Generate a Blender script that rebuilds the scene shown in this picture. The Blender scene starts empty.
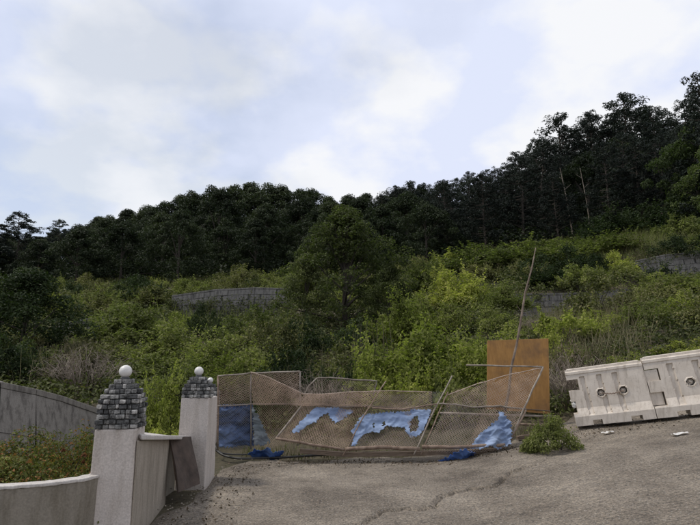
import bpy, math, random
import numpy as np
from mathutils import Vector, Matrix, noise as mnoise

random.seed(7); rng = np.random.default_rng(11)
R = math.radians
S = bpy.context.scene
COL = S.collection

# ------------------------------------------------------------------ camera, light, exposure
PITCH = R(11.0); EYE = 1.6; F = 530.0
cam = bpy.data.cameras.new('camera'); camo = bpy.data.objects.new('camera', cam); COL.objects.link(camo)
cam.sensor_width = 36; cam.lens = 36*F/700; cam.clip_end = 3000; cam.clip_start = 0.05
camo.location = (0, 0, EYE); camo.rotation_euler = (R(90)+PITCH, 0, 0)
S.camera = camo
S.view_settings.view_transform = 'Standard'; S.view_settings.look = 'None'
S.view_settings.exposure = 0.0; S.view_settings.gamma = 1.0

SUN_EL, SUN_AZ = R(56), R(-82)      # azimuth from +Y towards +X: high on the left
sun = bpy.data.lights.new('sun', 'SUN'); sun.energy = 2.3; sun.angle = R(7); sun.color = (1, .94, .85)
suno = bpy.data.objects.new('sun', sun); COL.objects.link(suno)
sd = Vector((math.sin(SUN_AZ)*math.cos(SUN_EL), math.cos(SUN_AZ)*math.cos(SUN_EL), math.sin(SUN_EL)))
suno.rotation_euler = (-sd).to_track_quat('-Z', 'Y').to_euler(); suno.location = (20, 30, 60)

W = bpy.data.worlds.new('World'); S.world = W; W.use_nodes = True
def world():
    nt = W.node_tree; n = nt.nodes; l = nt.links; n.clear()
    out = n.new('ShaderNodeOutputWorld'); bg = n.new('ShaderNodeBackground'); bg.inputs[1].default_value = 0.1
    sky = n.new('ShaderNodeTexSky'); sky.sky_type = 'NISHITA'; sky.sun_disc = False
    sky.sun_elevation = SUN_EL; sky.sun_rotation = SUN_AZ; sky.dust_density = .6; sky.air_density = 1.2
    tc = n.new('ShaderNodeTexCoord'); sep = n.new('ShaderNodeSeparateXYZ'); l.new(tc.outputs['Generated'], sep.inputs[0])
    # clouds lie on a plane overhead: direction / (z + .25)
    za = n.new('ShaderNodeMath'); za.operation = 'ADD'; za.inputs[1].default_value = .32; l.new(sep.outputs[2], za.inputs[0])
    zm = n.new('ShaderNodeMath'); zm.operation = 'MAXIMUM'; zm.inputs[1].default_value = .1; l.new(za.outputs[0], zm.inputs[0])
    dx = n.new('ShaderNodeMath'); dx.operation = 'DIVIDE'; l.new(sep.outputs[0], dx.inputs[0]); l.new(zm.outputs[0], dx.inputs[1])
    dy = n.new('ShaderNodeMath'); dy.operation = 'DIVIDE'; l.new(sep.outputs[1], dy.inputs[0]); l.new(zm.outputs[0], dy.inputs[1])
    cb = n.new('ShaderNodeCombineXYZ'); l.new(dx.outputs[0], cb.inputs[0]); l.new(dy.outputs[0], cb.inputs[1])
    n1 = n.new('ShaderNodeTexNoise'); n1.inputs['Scale'].default_value = 2.1; n1.inputs['Detail'].default_value = 7; n1.inputs['Roughness'].default_value = .5
    mp = n.new('ShaderNodeMapping'); mp.inputs['Location'].default_value = (3.3, 1.7, 0); l.new(cb.outputs[0], mp.inputs[0]); l.new(mp.outputs[0], n1.inputs[0])
    # thinner cloud towards the left
    g = n.new('ShaderNodeMath'); g.operation = 'MULTIPLY_ADD'; g.inputs[1].default_value = .36; l.new(dx.outputs[0], g.inputs[0]); l.new(n1.outputs[0], g.inputs[2])
    r = n.new('ShaderNodeValToRGB'); r.color_ramp.elements[0].position = .28; r.color_ramp.elements[0].color = (.62,)*3+(1,)
    r.color_ramp.elements[1].position = .52; r.color_ramp.elements[1].color = (.97,)*3+(1,)
    e = r.color_ramp.elements.new(.40); e.color = (.84,)*3+(1,)
    l.new(g.outputs[0], r.inputs[0])
    # two tones of cloud
    n2 = n.new('ShaderNodeTexNoise'); n2.inputs['Scale'].default_value = 2.6; n2.inputs['Detail'].default_value = 9
    l.new(cb.outputs[0], n2.inputs[0])
    r2 = n.new('ShaderNodeValToRGB'); r2.color_ramp.elements[0].position = .46; r2.color_ramp.elements[0].color = (7.7, 8.25, 10.0, 1)
    r2.color_ramp.elements[1].position = .56; r2.color_ramp.elements[1].color = (9.5, 9.6, 9.9, 1); l.new(n2.outputs[0], r2.inputs[0])
    mx = n.new('ShaderNodeMix'); mx.data_type = 'RGBA'; l.new(r.outputs[0], mx.inputs[0]); l.new(sky.outputs[0], mx.inputs[6]); l.new(r2.outputs[0], mx.inputs[7])
    l.new(mx.outputs[2], bg.inputs[0]); l.new(bg.outputs[0], out.inputs[0])
world()

# ------------------------------------------------------------------ picture <-> place
CT, ST = math.cos(PITCH), math.sin(PITCH)
def ray(px, py):
    a = (px-350)/F; b = (262.5-py)/F
    return Vector((a, CT-b*ST, ST+b*CT))
def P(px, py, y):                     # point on the sight line at distance y (along +Y)
    d = ray(px, py); return Vector((0, 0, EYE)) + d*(y/d.y)
def G(px, py, z=0.0):                 # point on the sight line at height z
    d = ray(px, py); return Vector((0, 0, EYE)) + d*((z-EYE)/d.z)
def row_z(px, py, y): return P(px, py, y).z
def col_of(x, y, z):
    yy = y*CT + (z-EYE)*ST
    return 350 + F*x/yy

# ------------------------------------------------------------------ object helpers
def tag(o, label=None, cat=None, group=None, kind=None):
    if label: o['label'] = label
    if cat: o['category'] = cat
    if group: o['group'] = group
    if kind: o['kind'] = kind
    return o
def thing(name, label, cat, loc=(0, 0, 0), group=None):
    o = bpy.data.objects.new(name, None); COL.objects.link(o); o.location = loc; o.empty_display_size = .2
    return tag(o, label, cat, group)
class MB:
    def __init__(s): s.v = []; s.f = []
    def add(s, vs, fs):
        b = len(s.v); s.v += [tuple(v) for v in vs]; s.f += [tuple(b+i for i in f) for f in fs]
    def hexa(s, p):                   # 8 corners: bottom 4 (ccw), top 4
        s.add(p, [(3,2,1,0),(4,5,6,7),(0,1,5,4),(1,2,6,5),(2,3,7,6),(3,0,4,7)])
    def box(s, c, sz, M=None):
        x, y, z = sz[0]/2, sz[1]/2, sz[2]/2
        p = [Vector(q) for q in ((-x,-y,-z),(x,-y,-z),(x,y,-z),(-x,y,-z),(-x,-y,z),(x,-y,z),(x,y,z),(-x,y,z))]
        if M is not None: p = [M @ q for q in p]
        s.hexa([q+Vector(c) for q in p])
    def tube(s, pts, r, n=6, cap=True):
        pts = [Vector(p) for p in pts]; rs = r if isinstance(r, (list, tuple)) else [r]*len(pts)
        vs = []; fs = []
        up = None
        for i, p in enumerate(pts):
            t = (pts[min(i+1, len(pts)-1)]-pts[max(i-1, 0)])
            t = t.normalized() if t.length > 1e-9 else Vector((0, 0, 1))
            if up is None: up = t.orthogonal().normalized()
            up = (up - t*up.dot(t)); up = up.normalized() if up.length > 1e-6 else t.orthogonal().normalized()
            w = t.cross(up)
            for k in range(n):
                a = 2*math.pi*k/n; vs.append(p+(up*math.cos(a)+w*math.sin(a))*rs[i])
        for i in range(len(pts)-1):
            for k in range(n):
                k2 = (k+1) % n; fs.append((i*n+k, i*n+k2, (i+1)*n+k2, (i+1)*n+k))
        if cap and n > 2: fs.append(tuple(reversed(range(n)))); fs.append(tuple((len(pts)-1)*n+k for k in range(n)))
        s.add(vs, fs)
    def ball(s, c, r, nu=20, nv=14, jit=0, sq=(1, 1, 1)):
        vs = []; fs = []
        for j in range(nv+1):
            th = math.pi*j/nv
            for i in range(nu):
                a = 2*math.pi*i/nu
                d = Vector((math.sin(th)*math.cos(a)*sq[0], math.sin(th)*math.sin(a)*sq[1], math.cos(th)*sq[2]))
                q = Vector(c)+d*r
                if jit: q += d*r*jit*mnoise.noise(q*3/max(r, .05)*.5)
                vs.append(q)
        for j in range(nv):
            for i in range(nu):
                i2 = (i+1) % nu; fs.append((j*nu+i, (j+1)*nu+i, (j+1)*nu+i2, j*nu+i2))
        s.add(vs, fs)
def mesh_np(name, v, f, mat, smooth=False):
    """v (N,3); f (M,k) one polygon size."""
    me = bpy.data.meshes.new(name); v = np.asarray(v, dtype=np.float32); f = np.asarray(f, dtype=np.int32)
    me.vertices.add(len(v)); me.vertices.foreach_set('co', v.ravel())
    me.loops.add(f.size); me.loops.foreach_set('vertex_index', f.ravel())
    me.polygons.add(len(f)); me.polygons.foreach_set('loop_start', np.arange(0, f.size, f.shape[1], dtype=np.int32))
    me.polygons.foreach_set('loop_total', np.full(len(f), f.shape[1], dtype=np.int32))
    if smooth: me.polygons.foreach_set('use_smooth', np.ones(len(f), dtype=bool))
    me.update(calc_edges=True); me.materials.append(mat)
    return me
def build(name, mb, mat, parent=None, smooth=False, bevel=0, label=None):
    off = Vector(parent.location) if parent is not None else Vector((0, 0, 0))
    if parent is not None and parent.parent is not None: off = off+Vector(parent.parent.location)
    me = bpy.data.meshes.new(name); me.from_pydata([tuple(Vector(v)-off) for v in mb.v], [], mb.f)
    me.materials.append(mat); me.update()
    if smooth: me.polygons.foreach_set('use_smooth', [True]*len(me.polygons))
    o = bpy.data.objects.new(name, me); COL.objects.link(o); o.parent = parent
    if bevel:
        m = o.modifiers.new('bevel', 'BEVEL'); m.width = bevel; m.segments = 2; m.limit_method = 'ANGLE'
    if label: o['label'] = label
    return o
def link(name, me, parent=None, loc=None, mat=None):
    o = bpy.data.objects.new(name, me); COL.objects.link(o); o.parent = parent
    if loc is not None: o.location = loc
    if mat is not None: o.material_slots[0].link = 'OBJECT'; o.material_slots[0].material = mat
    return o

# ------------------------------------------------------------------ materials
def newmat(name):
    m = bpy.data.materials.new(name); m.use_nodes = True; nt = m.node_tree
    return m, nt, nt.nodes, nt.links, nt.nodes['Principled BSDF']
def coords(n, l, obj=True, scale=(1, 1, 1)):
    tc = n.new('ShaderNodeTexCoord'); mp = n.new('ShaderNodeMapping'); mp.inputs['Scale'].default_value = scale
    l.new(tc.outputs['Object'] if obj else tc.outputs['Generated'], mp.inputs[0]); return mp.outputs[0]
def noise(n, l, vec, scale, detail=5, rough=.55):
    t = n.new('ShaderNodeTexNoise'); t.inputs['Scale'].default_value = scale; t.inputs['Detail'].default_value = detail
    t.inputs['Roughness'].default_value = rough; l.new(vec, t.inputs[0]); return t.outputs[0]
def ramp(n, l, src, stops):
    r = n.new('ShaderNodeValToRGB'); es = r.color_ramp.elements
    while len(es) < len(stops): es.new(.5)
    for e, (p, c) in zip(es, stops): e.position = p; e.color = tuple(c)+(1,) if len(c) == 3 else c
    l.new(src, r.inputs[0]); return r.outputs[0]
def mix(n, l, fac, a, b, mode='MIX'):
    m = n.new('ShaderNodeMix'); m.data_type = 'RGBA'; m.blend_type = mode
    for s, v in ((0, fac), (6, a), (7, b)):
        if isinstance(v, (int, float)): m.inputs[s].default_value = v
        elif isinstance(v, tuple): m.inputs[s].default_value = v+(1,) if len(v) == 3 else v
        else: l.new(v, m.inputs[s])
    return m.outputs[2]
def bump(n, l, b, h, strength=.5, dist=.02):
    bp = n.new('ShaderNodeBump'); bp.inputs['Strength'].default_value = strength; bp.inputs['Distance'].default_value = dist
    l.new(h, bp.inputs['Height']); l.new(bp.outputs[0], b.inputs['Normal'])

def leaf_mat(name, dark, light, accent=None, acc=.08, trans=.3, patch=.6):
    m, nt, n, l, b = newmat(name)
    geo = n.new('ShaderNodeNewGeometry')
    oi = n.new('ShaderNodeObjectInfo')
    tc = n.new('ShaderNodeTexCoord')
    nz = noise(n, l, tc.outputs['Object'], patch, 3)
    c = ramp(n, l, geo.outputs['Random Per Island'], [(0, dark), (1, light)])
    c = mix(n, l, ramp(n, l, nz, [(.35, (0,)*3), (.65, (1,)*3)]), mix(n, l, .5, c, dark), mix(n, l, .35, c, light))
    # tree-to-tree variation
    hv = n.new('ShaderNodeHueSaturation')
    vr = n.new('ShaderNodeMapRange'); l.new(oi.outputs['Random'], vr.inputs[0]); vr.inputs[3].default_value = .62; vr.inputs[4].default_value = 1.45
    hr = n.new('ShaderNodeMapRange'); l.new(oi.outputs['Random'], hr.inputs[0]); hr.inputs[3].default_value = .515; hr.inputs[4].default_value = .485
    l.new(vr.outputs[0], hv.inputs['Value']); hv.inputs['Saturation'].default_value = .88; l.new(hr.outputs[0], hv.inputs['Hue']); l.new(c, hv.inputs['Color']); c = hv.outputs[0]
    if accent:
        mt = n.new('ShaderNodeMath'); mt.operation = 'MULTIPLY'; mt.inputs[1].default_value = 7.77; l.new(geo.outputs['Random Per Island'], mt.inputs[0])
        fr = n.new('ShaderNodeMath'); fr.operation = 'FRACT'; l.new(mt.outputs[0], fr.inputs[0])
        lt = n.new('ShaderNodeMath'); lt.operation = 'LESS_THAN'; lt.inputs[1].default_value = acc; l.new(fr.outputs[0], lt.inputs[0])
        c = mix(n, l, lt.outputs[0], c, accent)
    l.new(c, b.inputs['Base Color']); b.inputs['Roughness'].default_value = .62; b.inputs['Specular IOR Level'].default_value = .12
    tr = n.new('ShaderNodeBsdfTranslucent'); l.new(mix(n, l, 1.0, c, (1.0, 1.25, .55), 'MULTIPLY'), tr.inputs[0])
    ms = n.new('ShaderNodeMixShader'); ms.inputs[0].default_value = trans
    l.new(b.outputs[0], ms.inputs[1]); l.new(tr.outputs[0], ms.inputs[2]); l.new(ms.outputs[0], n['Material Output'].inputs[0])
    return m
def plain(name, base, var, scale=8, rough=.8, bmp=.3, dist=.01, metal=0, sc=(1, 1, 1)):
    m, nt, n, l, b = newmat(name); v = coords(n, l, scale=sc)
    a = noise(n, l, v, scale, 6); c = ramp(n, l, a, [(.3, base), (.7, var)])
    l.new(c, b.inputs['Base Color']); b.inputs['Roughness'].default_value = rough; b.inputs['Metallic'].default_value = metal
    if bmp: bump(n, l, b, noise(n, l, v, scale*5, 6), bmp, dist)
    return m

def concrete_road():
    m, nt, n, l, b = newmat('rough_concrete'); v = coords(n, l)
    vs = coords(n, l, scale=(1.3, 9, 1))
    big = noise(n, l, v, .8, 6, .65); mid = noise(n, l, v, 4.5, 6, .7); streak = noise(n, l, vs, 3.2, 6, .7); grit = noise(n, l, v, 38, 5, .85)
    c = ramp(n, l, big, [(.34, (.098, .079, .060)), (.5, (.172, .144, .112)), (.66, (.255, .218, .173))])
    c = mix(n, l, .55, c, ramp(n, l, streak, [(.36, (.3,)*3), (.5, (.5,)*3), (.66, (.78, .77, .74))]), 'OVERLAY')
    c = mix(n, l, 1.0, c, ramp(n, l, grit, [(.38, (.12,)*3), (.5, (.5,)*3), (.68, (.9, .88, .84))]), 'OVERLAY')
    st = ramp(n, l, mid, [(.60, (0,)*3), (.74, (1,)*3)])
    c = mix(n, l, mix(n, l, .45, (0,)*3, st), c, (.075, .062, .05))
    # exposed pale aggregate
    vo = n.new('ShaderNodeTexVoronoi'); vo.inputs['Scale'].default_value = 26; l.new(v, vo.inputs[0])
    sp = ramp(n, l, vo.outputs[0], [(.12, (1,)*3), (.24, (0,)*3)])
    c = mix(n, l, mix(n, l, .7, (0,)*3, sp), c, (.36, .33, .29))
    l.new(c, b.inputs['Base Color']); b.inputs['Roughness'].default_value = .92
    h = mix(n, l, .5, grit, streak); bump(n, l, b, mix(n, l, .3, h, vo.outputs[0]), .9, .035)
    return m
def earth():
    m, nt, n, l, b = newmat('earth'); v = coords(n, l)
    a = noise(n, l, v, .35, 6, .7); g = noise(n, l, v, 14, 5, .7)
    c = ramp(n, l, a, [(.3, (.035, .038, .016)), (.5, (.075, .062, .035)), (.7, (.10, .082, .050))])
    c = mix(n, l, .6, c, ramp(n, l, g, [(.35, (.2,)*3), (.65, (.8,)*3)]), 'OVERLAY')
    l.new(c, b.inputs['Base Color']); b.inputs['Roughness'].default_value = 1; bump(n, l, b, g, .8, .05)
    return m
def plaster(name, base, dirt, streaks=.5, sc=1.0):
    m, nt, n, l, b = newmat(name); v = coords(n, l); vv = coords(n, l, scale=(4.2*sc, 4.2*sc, .7*sc))
    s = noise(n, l, vv, 2.2, 6, .65); a = noise(n, l, v, 5.0*sc, 7, .7); g = noise(n, l, v, 60, 4)
    c = ramp(n, l, a, [(.3, tuple(x*.88 for x in base)), (.7, base)])
    f = ramp(n, l, s, [(.46, (0,)*3), (.66, (1,)*3)])
    c = mix(n, l, mix(n, l, streaks, (0,)*3, f), c, dirt)
    c = mix(n, l, .25, c, ramp(n, l, g, [(.35, (.25,)*3), (.65, (.75,)*3)]), 'OVERLAY')
    l.new(c, b.inputs['Base Color']); b.inputs['Roughness'].default_value = .9; bump(n, l, b, mix(n, l, .5, g, a), .5, .01)
    return m
def stone_mat():
    m, nt, n, l, b = newmat('cladding_stone'); v = coords(n, l); oi = n.new('ShaderNodeObjectInfo')
    a = noise(n, l, v, 22, 6, .7)
    c = ramp(n, l, oi.outputs['Random'], [(0, (.04, .04, .04)), (.4, (.10, .10, .095)), (.7, (.19, .185, .175)), (1, (.36, .345, .32))])
    c = mix(n, l, .95, c, ramp(n, l, a, [(.38, (.08,)*3), (.62, (.92,)*3)]), 'OVERLAY')
    l.new(c, b.inputs['Base Color']); b.inputs['Roughness'].default_value = .8; bump(n, l, b, a, .8, .01)
    return m
def tarp_mat(name, base, pale, dark):
    m, nt, n, l, b = newmat(name); v = coords(n, l)
    a = noise(n, l, v, 1.9, 5, .5); w = coords(n, l, scale=(1, 1, 4)); s = noise(n, l, w, 3, 3)
    c = ramp(n, l, a, [(.3, dark), (.45, base), (.68, pale)])
    c = mix(n, l, .35, c, ramp(n, l, s, [(.35, (.3,)*3), (.65, (.75,)*3)]), 'OVERLAY')
    l.new(c, b.inputs['Base Color']); b.inputs['Roughness'].default_value = .85; b.inputs['Specular IOR Level'].default_value = .2; bump(n, l, b, noise(n, l, v, 9, 5, .6), .35, .02)
    return m
def board_mat():
    m, nt, n, l, b = newmat('orange_plywood'); v = coords(n, l, scale=(7, 7, .8)); u = coords(n, l)
    a = noise(n, l, v, 2.5, 6, .7); d = noise(n, l, u, 2.2, 6, .65)
    c = ramp(n, l, a, [(.3, (.24, .115, .024)), (.7, (.385, .198, .050))])
    c = mix(n, l, ramp(n, l, d, [(.46, (0,)*3), (.68, (.85,)*3)]), c, (.15, .078, .032))
    l.new(c, b.inputs['Base Color']); b.inputs['Roughness'].default_value = .7; bump(n, l, b, a, .3, .005)
    return m
def barrier_mat():
    m, nt, n, l, b = newmat('cream_plastic'); v = coords(n, l); vv = coords(n, l, scale=(8, 8, 1.2))
    a = noise(n, l, v, 3.5, 6, .65); s = noise(n, l, vv, 2.0, 6, .7); g = noise(n, l, v, 40, 4)
    c = ramp(n, l, a, [(.3, (.50, .435, .36)), (.7, (.66, .59, .51))])
    c = mix(n, l, ramp(n, l, s, [(.50, (0,)*3), (.75, (.7,)*3)]), c, (.27, .22, .165))
    c = mix(n, l, ramp(n, l, g, [(.62, (0,)*3), (.72, (.5,)*3)]), c, (.18, .15, .12))
    l.new(c, b.inputs['Base Color']); b.inputs['Roughness'].default_value = .62; bump(n, l, b, a, .35, .02)
    return m

M = dict(
    road=concrete_road(), earth=earth(), stone=stone_mat(), board=board_mat(), barrier=barrier_mat(),
    white=plaster('weathered_white_plaster', (.53, .475, .43), (.30, .255, .21), .45),
    side=plaster('stained_plaster', (.345, .30, .245), (.16, .135, .10), .6),
    low=plaster('stained_cement_wall', (.235, .208, .168), (.13, .11, .08), .7),
    coping=plaster('pale_coping', (.52, .485, .45), (.30, .27, .23), .5, 2),
    greyc=plaster('grey_terrace_concrete', (.20, .187, .17), (.07, .066, .06), .9),
    greyw=plaster('streaked_grey_concrete', (.20, .182, .16), (.075, .066, .058), .9, 1.6),
    mortar=plain('dark_mortar', (.035, .034, .033), (.09, .086, .08), 30),
    globe=plain('opal_globe', (.52, .50, .47), (.74, .72, .69), 14, .45, .15),
    metal_cap=plain('dark_metal_cap', (.05, .05, .05), (.1, .1, .1), 20, .5, .1),
    rustplate=plain('rusted_plate', (.030, .021, .016), (.085, .060, .046), 7, .85, .6, .01),
    pipe=plain('galvanised_pipe', (.13, .10, .075), (.31, .27, .225), 9, .6, .2, .003, .1),
    rustpipe=plain('rusty_pipe', (.11, .068, .045), (.27, .20, .15), 12, .8, .4, .004),
    wire=plain('rust_wire', (.27, .20, .15), (.50, .40, .32), 6, .7, 0),
    wirerust=plain('red_rust_wire', (.27, .185, .125), (.50, .37, .275), 6, .8, 0),
    wiregrey=plain('grey_wire', (.14, .14, .13), (.28, .27, .25), 6, .7, 0),
    tarp=tarp_mat('blue_tarp', (.185, .245, .37), (.27, .335, .46), (.11, .15, .25)),
    tarpdark=tarp_mat('dusky_blue_tarp', (.045, .075, .165), (.14, .21, .38), (.014, .018, .03)),
    tarpvivid=tarp_mat('deep_blue_tarp', (.04, .10, .33), (.13, .22, .46), (.014, .03, .11)),
    gauze=tarp_mat('grey_gauze', (.13, .15, .16), (.22, .24, .25), (.06, .07, .08)),
    hose=plain('black_hose', (.012, .012, .012), (.035, .033, .03), 15, .5, .2),
    wood=plain('old_timber', (.10, .07, .048), (.22, .165, .12), 6, .9, .5, .01, 0, (1, 8, 8)),
    bark=plain('bark', (.030, .025, .020), (.085, .070, .055), 10, 1, .8, .02, 0, (1, 1, .3)),
    deadwood=plain('dead_grey_wood', (.15, .115, .085), (.33, .28, .23), 10, .95, .5, .01),
    polewood=plain('weathered_pole', (.085, .058, .042), (.24, .19, .15), 7, .95, .5, .01),
    hole=plain('dark_recess', (.018, .015, .012), (.05, .04, .03), 30, .9, .2),  # near-black colour for the rims and floors of the barrier holes
    litter=plain('pale_litter', (.5, .48, .45), (.68, .66, .62), 12, .7, .3),
    straw=leaf_mat('dry_straw', (.16, .125, .075), (.33, .27, .17), trans=.3),
    lbroad=leaf_mat('broadleaf_dark', (.014, .022, .012), (.056, .072, .032), trans=.2, patch=.25),  # light end lifted a little: faint forest haze put into the leaf colour
    lpine=leaf_mat('pine_needles', (.011, .017, .014), (.036, .048, .032), trans=.08, patch=.25),
    lcover=leaf_mat('undergrowth_leaves', (.022, .030, .012), (.135, .145, .050), (.20, .17, .09), .03, trans=.3, patch=.45),  # shade in the gaps between bushes is put into this darker leaf colour
    lcentre=leaf_mat('middle_tree_leaves', (.026, .036, .013), (.185, .205, .068), trans=.36, patch=.6),
    ltree=leaf_mat('tree_mid_green', (.026, .040, .013), (.115, .150, .045), trans=.32, patch=.5),
    lbright=leaf_mat('shrub_yellow_green', (.10, .118, .016), (.40, .41, .075), trans=.42, patch=.8),
    lmid=leaf_mat('shrub_green', (.050, .064, .016), (.25, .265, .075), trans=.38, patch=.8),
    lolive=leaf_mat('shrub_olive', (.050, .056, .018), (.26, .25, .09), (.24, .21, .10), .04, trans=.3, patch=.8),
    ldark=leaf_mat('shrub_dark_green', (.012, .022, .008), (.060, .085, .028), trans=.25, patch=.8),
    lbrush=leaf_mat('brown_brush', (.075, .060, .038), (.26, .21, .135), (.14, .17, .05), .2, trans=.25, patch=.8),
    lazalea=leaf_mat('azalea_leaves', (.045, .055, .014), (.25, .25, .05), (.26, .125, .05), .18, trans=.3, patch=2.5),
    dleaf=leaf_mat('dead_leaves', (.035, .024, .015), (.17, .12, .075), trans=.1),
    petal=leaf_mat('azalea_petals', (.22, .055, .035), (.34, .11, .06), trans=.3),
)

# ------------------------------------------------------------------ terrain
UC = np.array([-1.6, -.66, -.33, 0, .33, .66, 1.6])
YK = np.array([-200, 10.2, 12.5, 15, 21, 30, 45, 70, 95, 125, 200, 600])
ZT = np.array([   # rows: y knots, columns: UC
    [0, 0, 0, 0, 0, 0, 0],
    [0, 0, 0, 0, 0, 0, 0],
    [.5, .5, .4, .3, .2, .3, .5],
    [.9, .9, .7, .7, .9, 1.0, 1.1],
    [2.0, 2.2, 2.1, 2.2, 2.7, 3.2, 3.6],
    [3.6, 4.0, 4.2, 4.4, 5.5, 6.6, 8.0],
    [7.2, 8.0, 8.2, 8.6, 11.0, 13.0, 15],
    [11, 12.5, 14, 15.0, 19, 24, 30],
    [14, 17, 20.5, 21.5, 27, 34, 44],
    [14, 18, 22, 23, 28, 36, 48],
    [14, 18, 20, 20, 28, 36, 50],
    [0, 0, 0, 0, 0, 0, 0]], dtype=float)
TERR = [(505, 665, 28.4, 1.5), (632, 760, 34.4, 1.5), (55, 130, 26.4, 1.0), (165, 300, 33.4, .7)]
def _sm(t): return t*t*(3-2*t)
def base_slope(x):                                # the yard climbs to the right
    t = np.clip((x-.4)/2.4, 0, 1)
    return .158*np.clip(x-1.3, 0, 9)*_sm(t)
def terr(x, y):
    x = np.asarray(x, float); y = np.asarray(y, float)
    u = np.clip(x/np.maximum(y, 6), -1.59, 1.59)
    iu = np.clip(np.searchsorted(UC, u)-1, 0, len(UC)-2); tu = _sm((u-UC[iu])/(UC[iu+1]-UC[iu]))
    iy = np.clip(np.searchsorted(YK, y)-1, 0, len(YK)-2); ty = np.clip((y-YK[iy])/(YK[iy+1]-YK[iy]), 0, 1)
    a = ZT[iy, iu]*(1-tu)+ZT[iy, iu+1]*tu; b = ZT[iy+1, iu]*(1-tu)+ZT[iy+1, iu+1]*tu
    z = a*(1-ty)+b*ty
    z = z + base_slope(x)*np.clip(1.6-y/22, 0, 1)
    for (p0, p1, yw, dr) in TERR:                   # cut steps below the terrace walls
        pu0, pu1 = (p0-350)/F*1.02, (p1-350)/F*1.02; uu = x/np.maximum(y, 6)
        e = np.clip((uu-pu0)/.03, 0, 1)*np.clip((pu1-uu)/.03, 0, 1)
        z = z - dr*e*np.clip((y-(yw-9))/7, 0, 1)*np.clip((yw-.1-y)/.35, 0, 1)
    # bank held by the retaining wall on the left
    k = np.clip((-x-2.9)/.5, 0, 1)*np.clip((y-(9.25+(x+5.8)*1.33))/.5, 0, 1)*np.clip((22-y)/10, 0, 1)
    z = z + .55*k
    return z
def tz(x, y): return float(terr(x, y))

def grid_mesh(name, xs, ys, zf, mat, smooth=True):
    X, Y = np.meshgrid(xs, ys); Z = zf(X, Y)
    v = np.stack([X, Y, Z], -1).reshape(-1, 3); nx = len(xs); ny = len(ys)
    i = np.arange(nx-1)[None, :]+np.arange(ny-1)[:, None]*nx
    f = np.stack([i, i+1, i+nx+1, i+nx], -1).reshape(-1, 4)
    return mesh_np(name, v, f, mat, smooth)
def lump(X, Y, s, a, seed=0.):
    return a*(np.sin(X*s+seed)*np.cos(Y*s*1.27+seed*2)+.5*np.sin(X*s*2.3+1.1+seed)*np.sin(Y*s*2.1+.4))
xs = np.concatenate([np.linspace(-900, -60, 22), np.linspace(-56, -14, 30), np.linspace(-13, 13, 131), np.linspace(14, 56, 30), np.linspace(60, 900, 22)])
ys = np.concatenate([np.linspace(-400, -10, 12), np.linspace(-8, 24, 161), np.linspace(25, 140, 80), np.linspace(150, 1200, 24)])
def ground_z(X, Y):
    w = np.clip((Y-10.5)/4, 0, 1)
    return terr(X, Y)-.07*(Y < 11.4)*(1-.999*np.clip((Y-10.6)/.6, 0, 1)*(X < 3))+w*(lump(X, Y, .9, .12)+lump(X, Y, .23, .35, 2)*np.clip((Y-20)/20, 0, 1))
me = grid_mesh('ground', xs, ys, ground_z, M['earth'])
tag(link('ground', me), kind='structure')

# the concrete yard in front: one worn sheet with a broken step running across it
crk = [G(300, 545, 0), G(352, 522, 0), G(385, 512, .0), G(420, 505, .02), G(437, 494, .04), G(462, 485, .08), G(497, 478, .12), G(522, 468, .18)]
crk = np.array([(p.x, p.y) for p in crk])
def crack_d(X, Y):
    best = np.full(X.shape, 1e9); side = np.zeros(X.shape)
    for a, b in zip(crk[:-1], crk[1:]):
        d = b-a; L2 = d@d; t = np.clip(((X-a[0])*d[0]+(Y-a[1])*d[1])/L2, 0, 1)
        dx = X-(a[0]+t*d[0]); dy = Y-(a[1]+t*d[1]); r = np.hypot(dx, dy); s = d[0]*dy-d[1]*dx
        m = r < best; best = np.where(m, r, best); side = np.where(m, np.sign(s), side)
    return best, side
def road_edge(x):   # far edge of the concrete
    return 9.75+1.3*np.clip((x-2.6)/1.2, 0, 1)+.25*np.sin(x*1.3)+.12*np.sin(x*4.1+1)+.05*np.sin(x*13)
def road_z(X, Y):
    wx = .07*np.sin(Y*5+X*3)+.03*np.sin(X*19+Y*13); wy = .06*np.sin(X*7+1)+.02*np.sin(X*27)
    d, s = crack_d(X+wx, Y+wy)
    z = terr(X, Y)+lump(X, Y, 1.1, .012)+lump(X, Y, 5, .003, 1)
    z = z+np.where(s > 0, .0, -.014)*np.clip(1.2-d/2.5, 0, 1)   # broken lip
    z = z-.07*np.clip(1.3-d/.032, 0, 1)
    z = z-np.clip((Y-road_edge(X))/.15, 0, 1)*.12
    z = z-np.clip((-1.85-.1*np.sin(Y*2.4)-.05*np.sin(Y*7)-X)/.3, 0, 1)*.10*(Y > 5.2)
    return z
me = grid_mesh('concrete_yard', np.concatenate([np.arange(-4.5, 7.6, .032), np.arange(7.7, 16, .2)]),
               np.concatenate([np.linspace(-6, 2.8, 20), np.arange(2.9, 11.3, .032)]), road_z, M['road'])
tag(link('concrete_yard', me), kind='structure')

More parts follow.
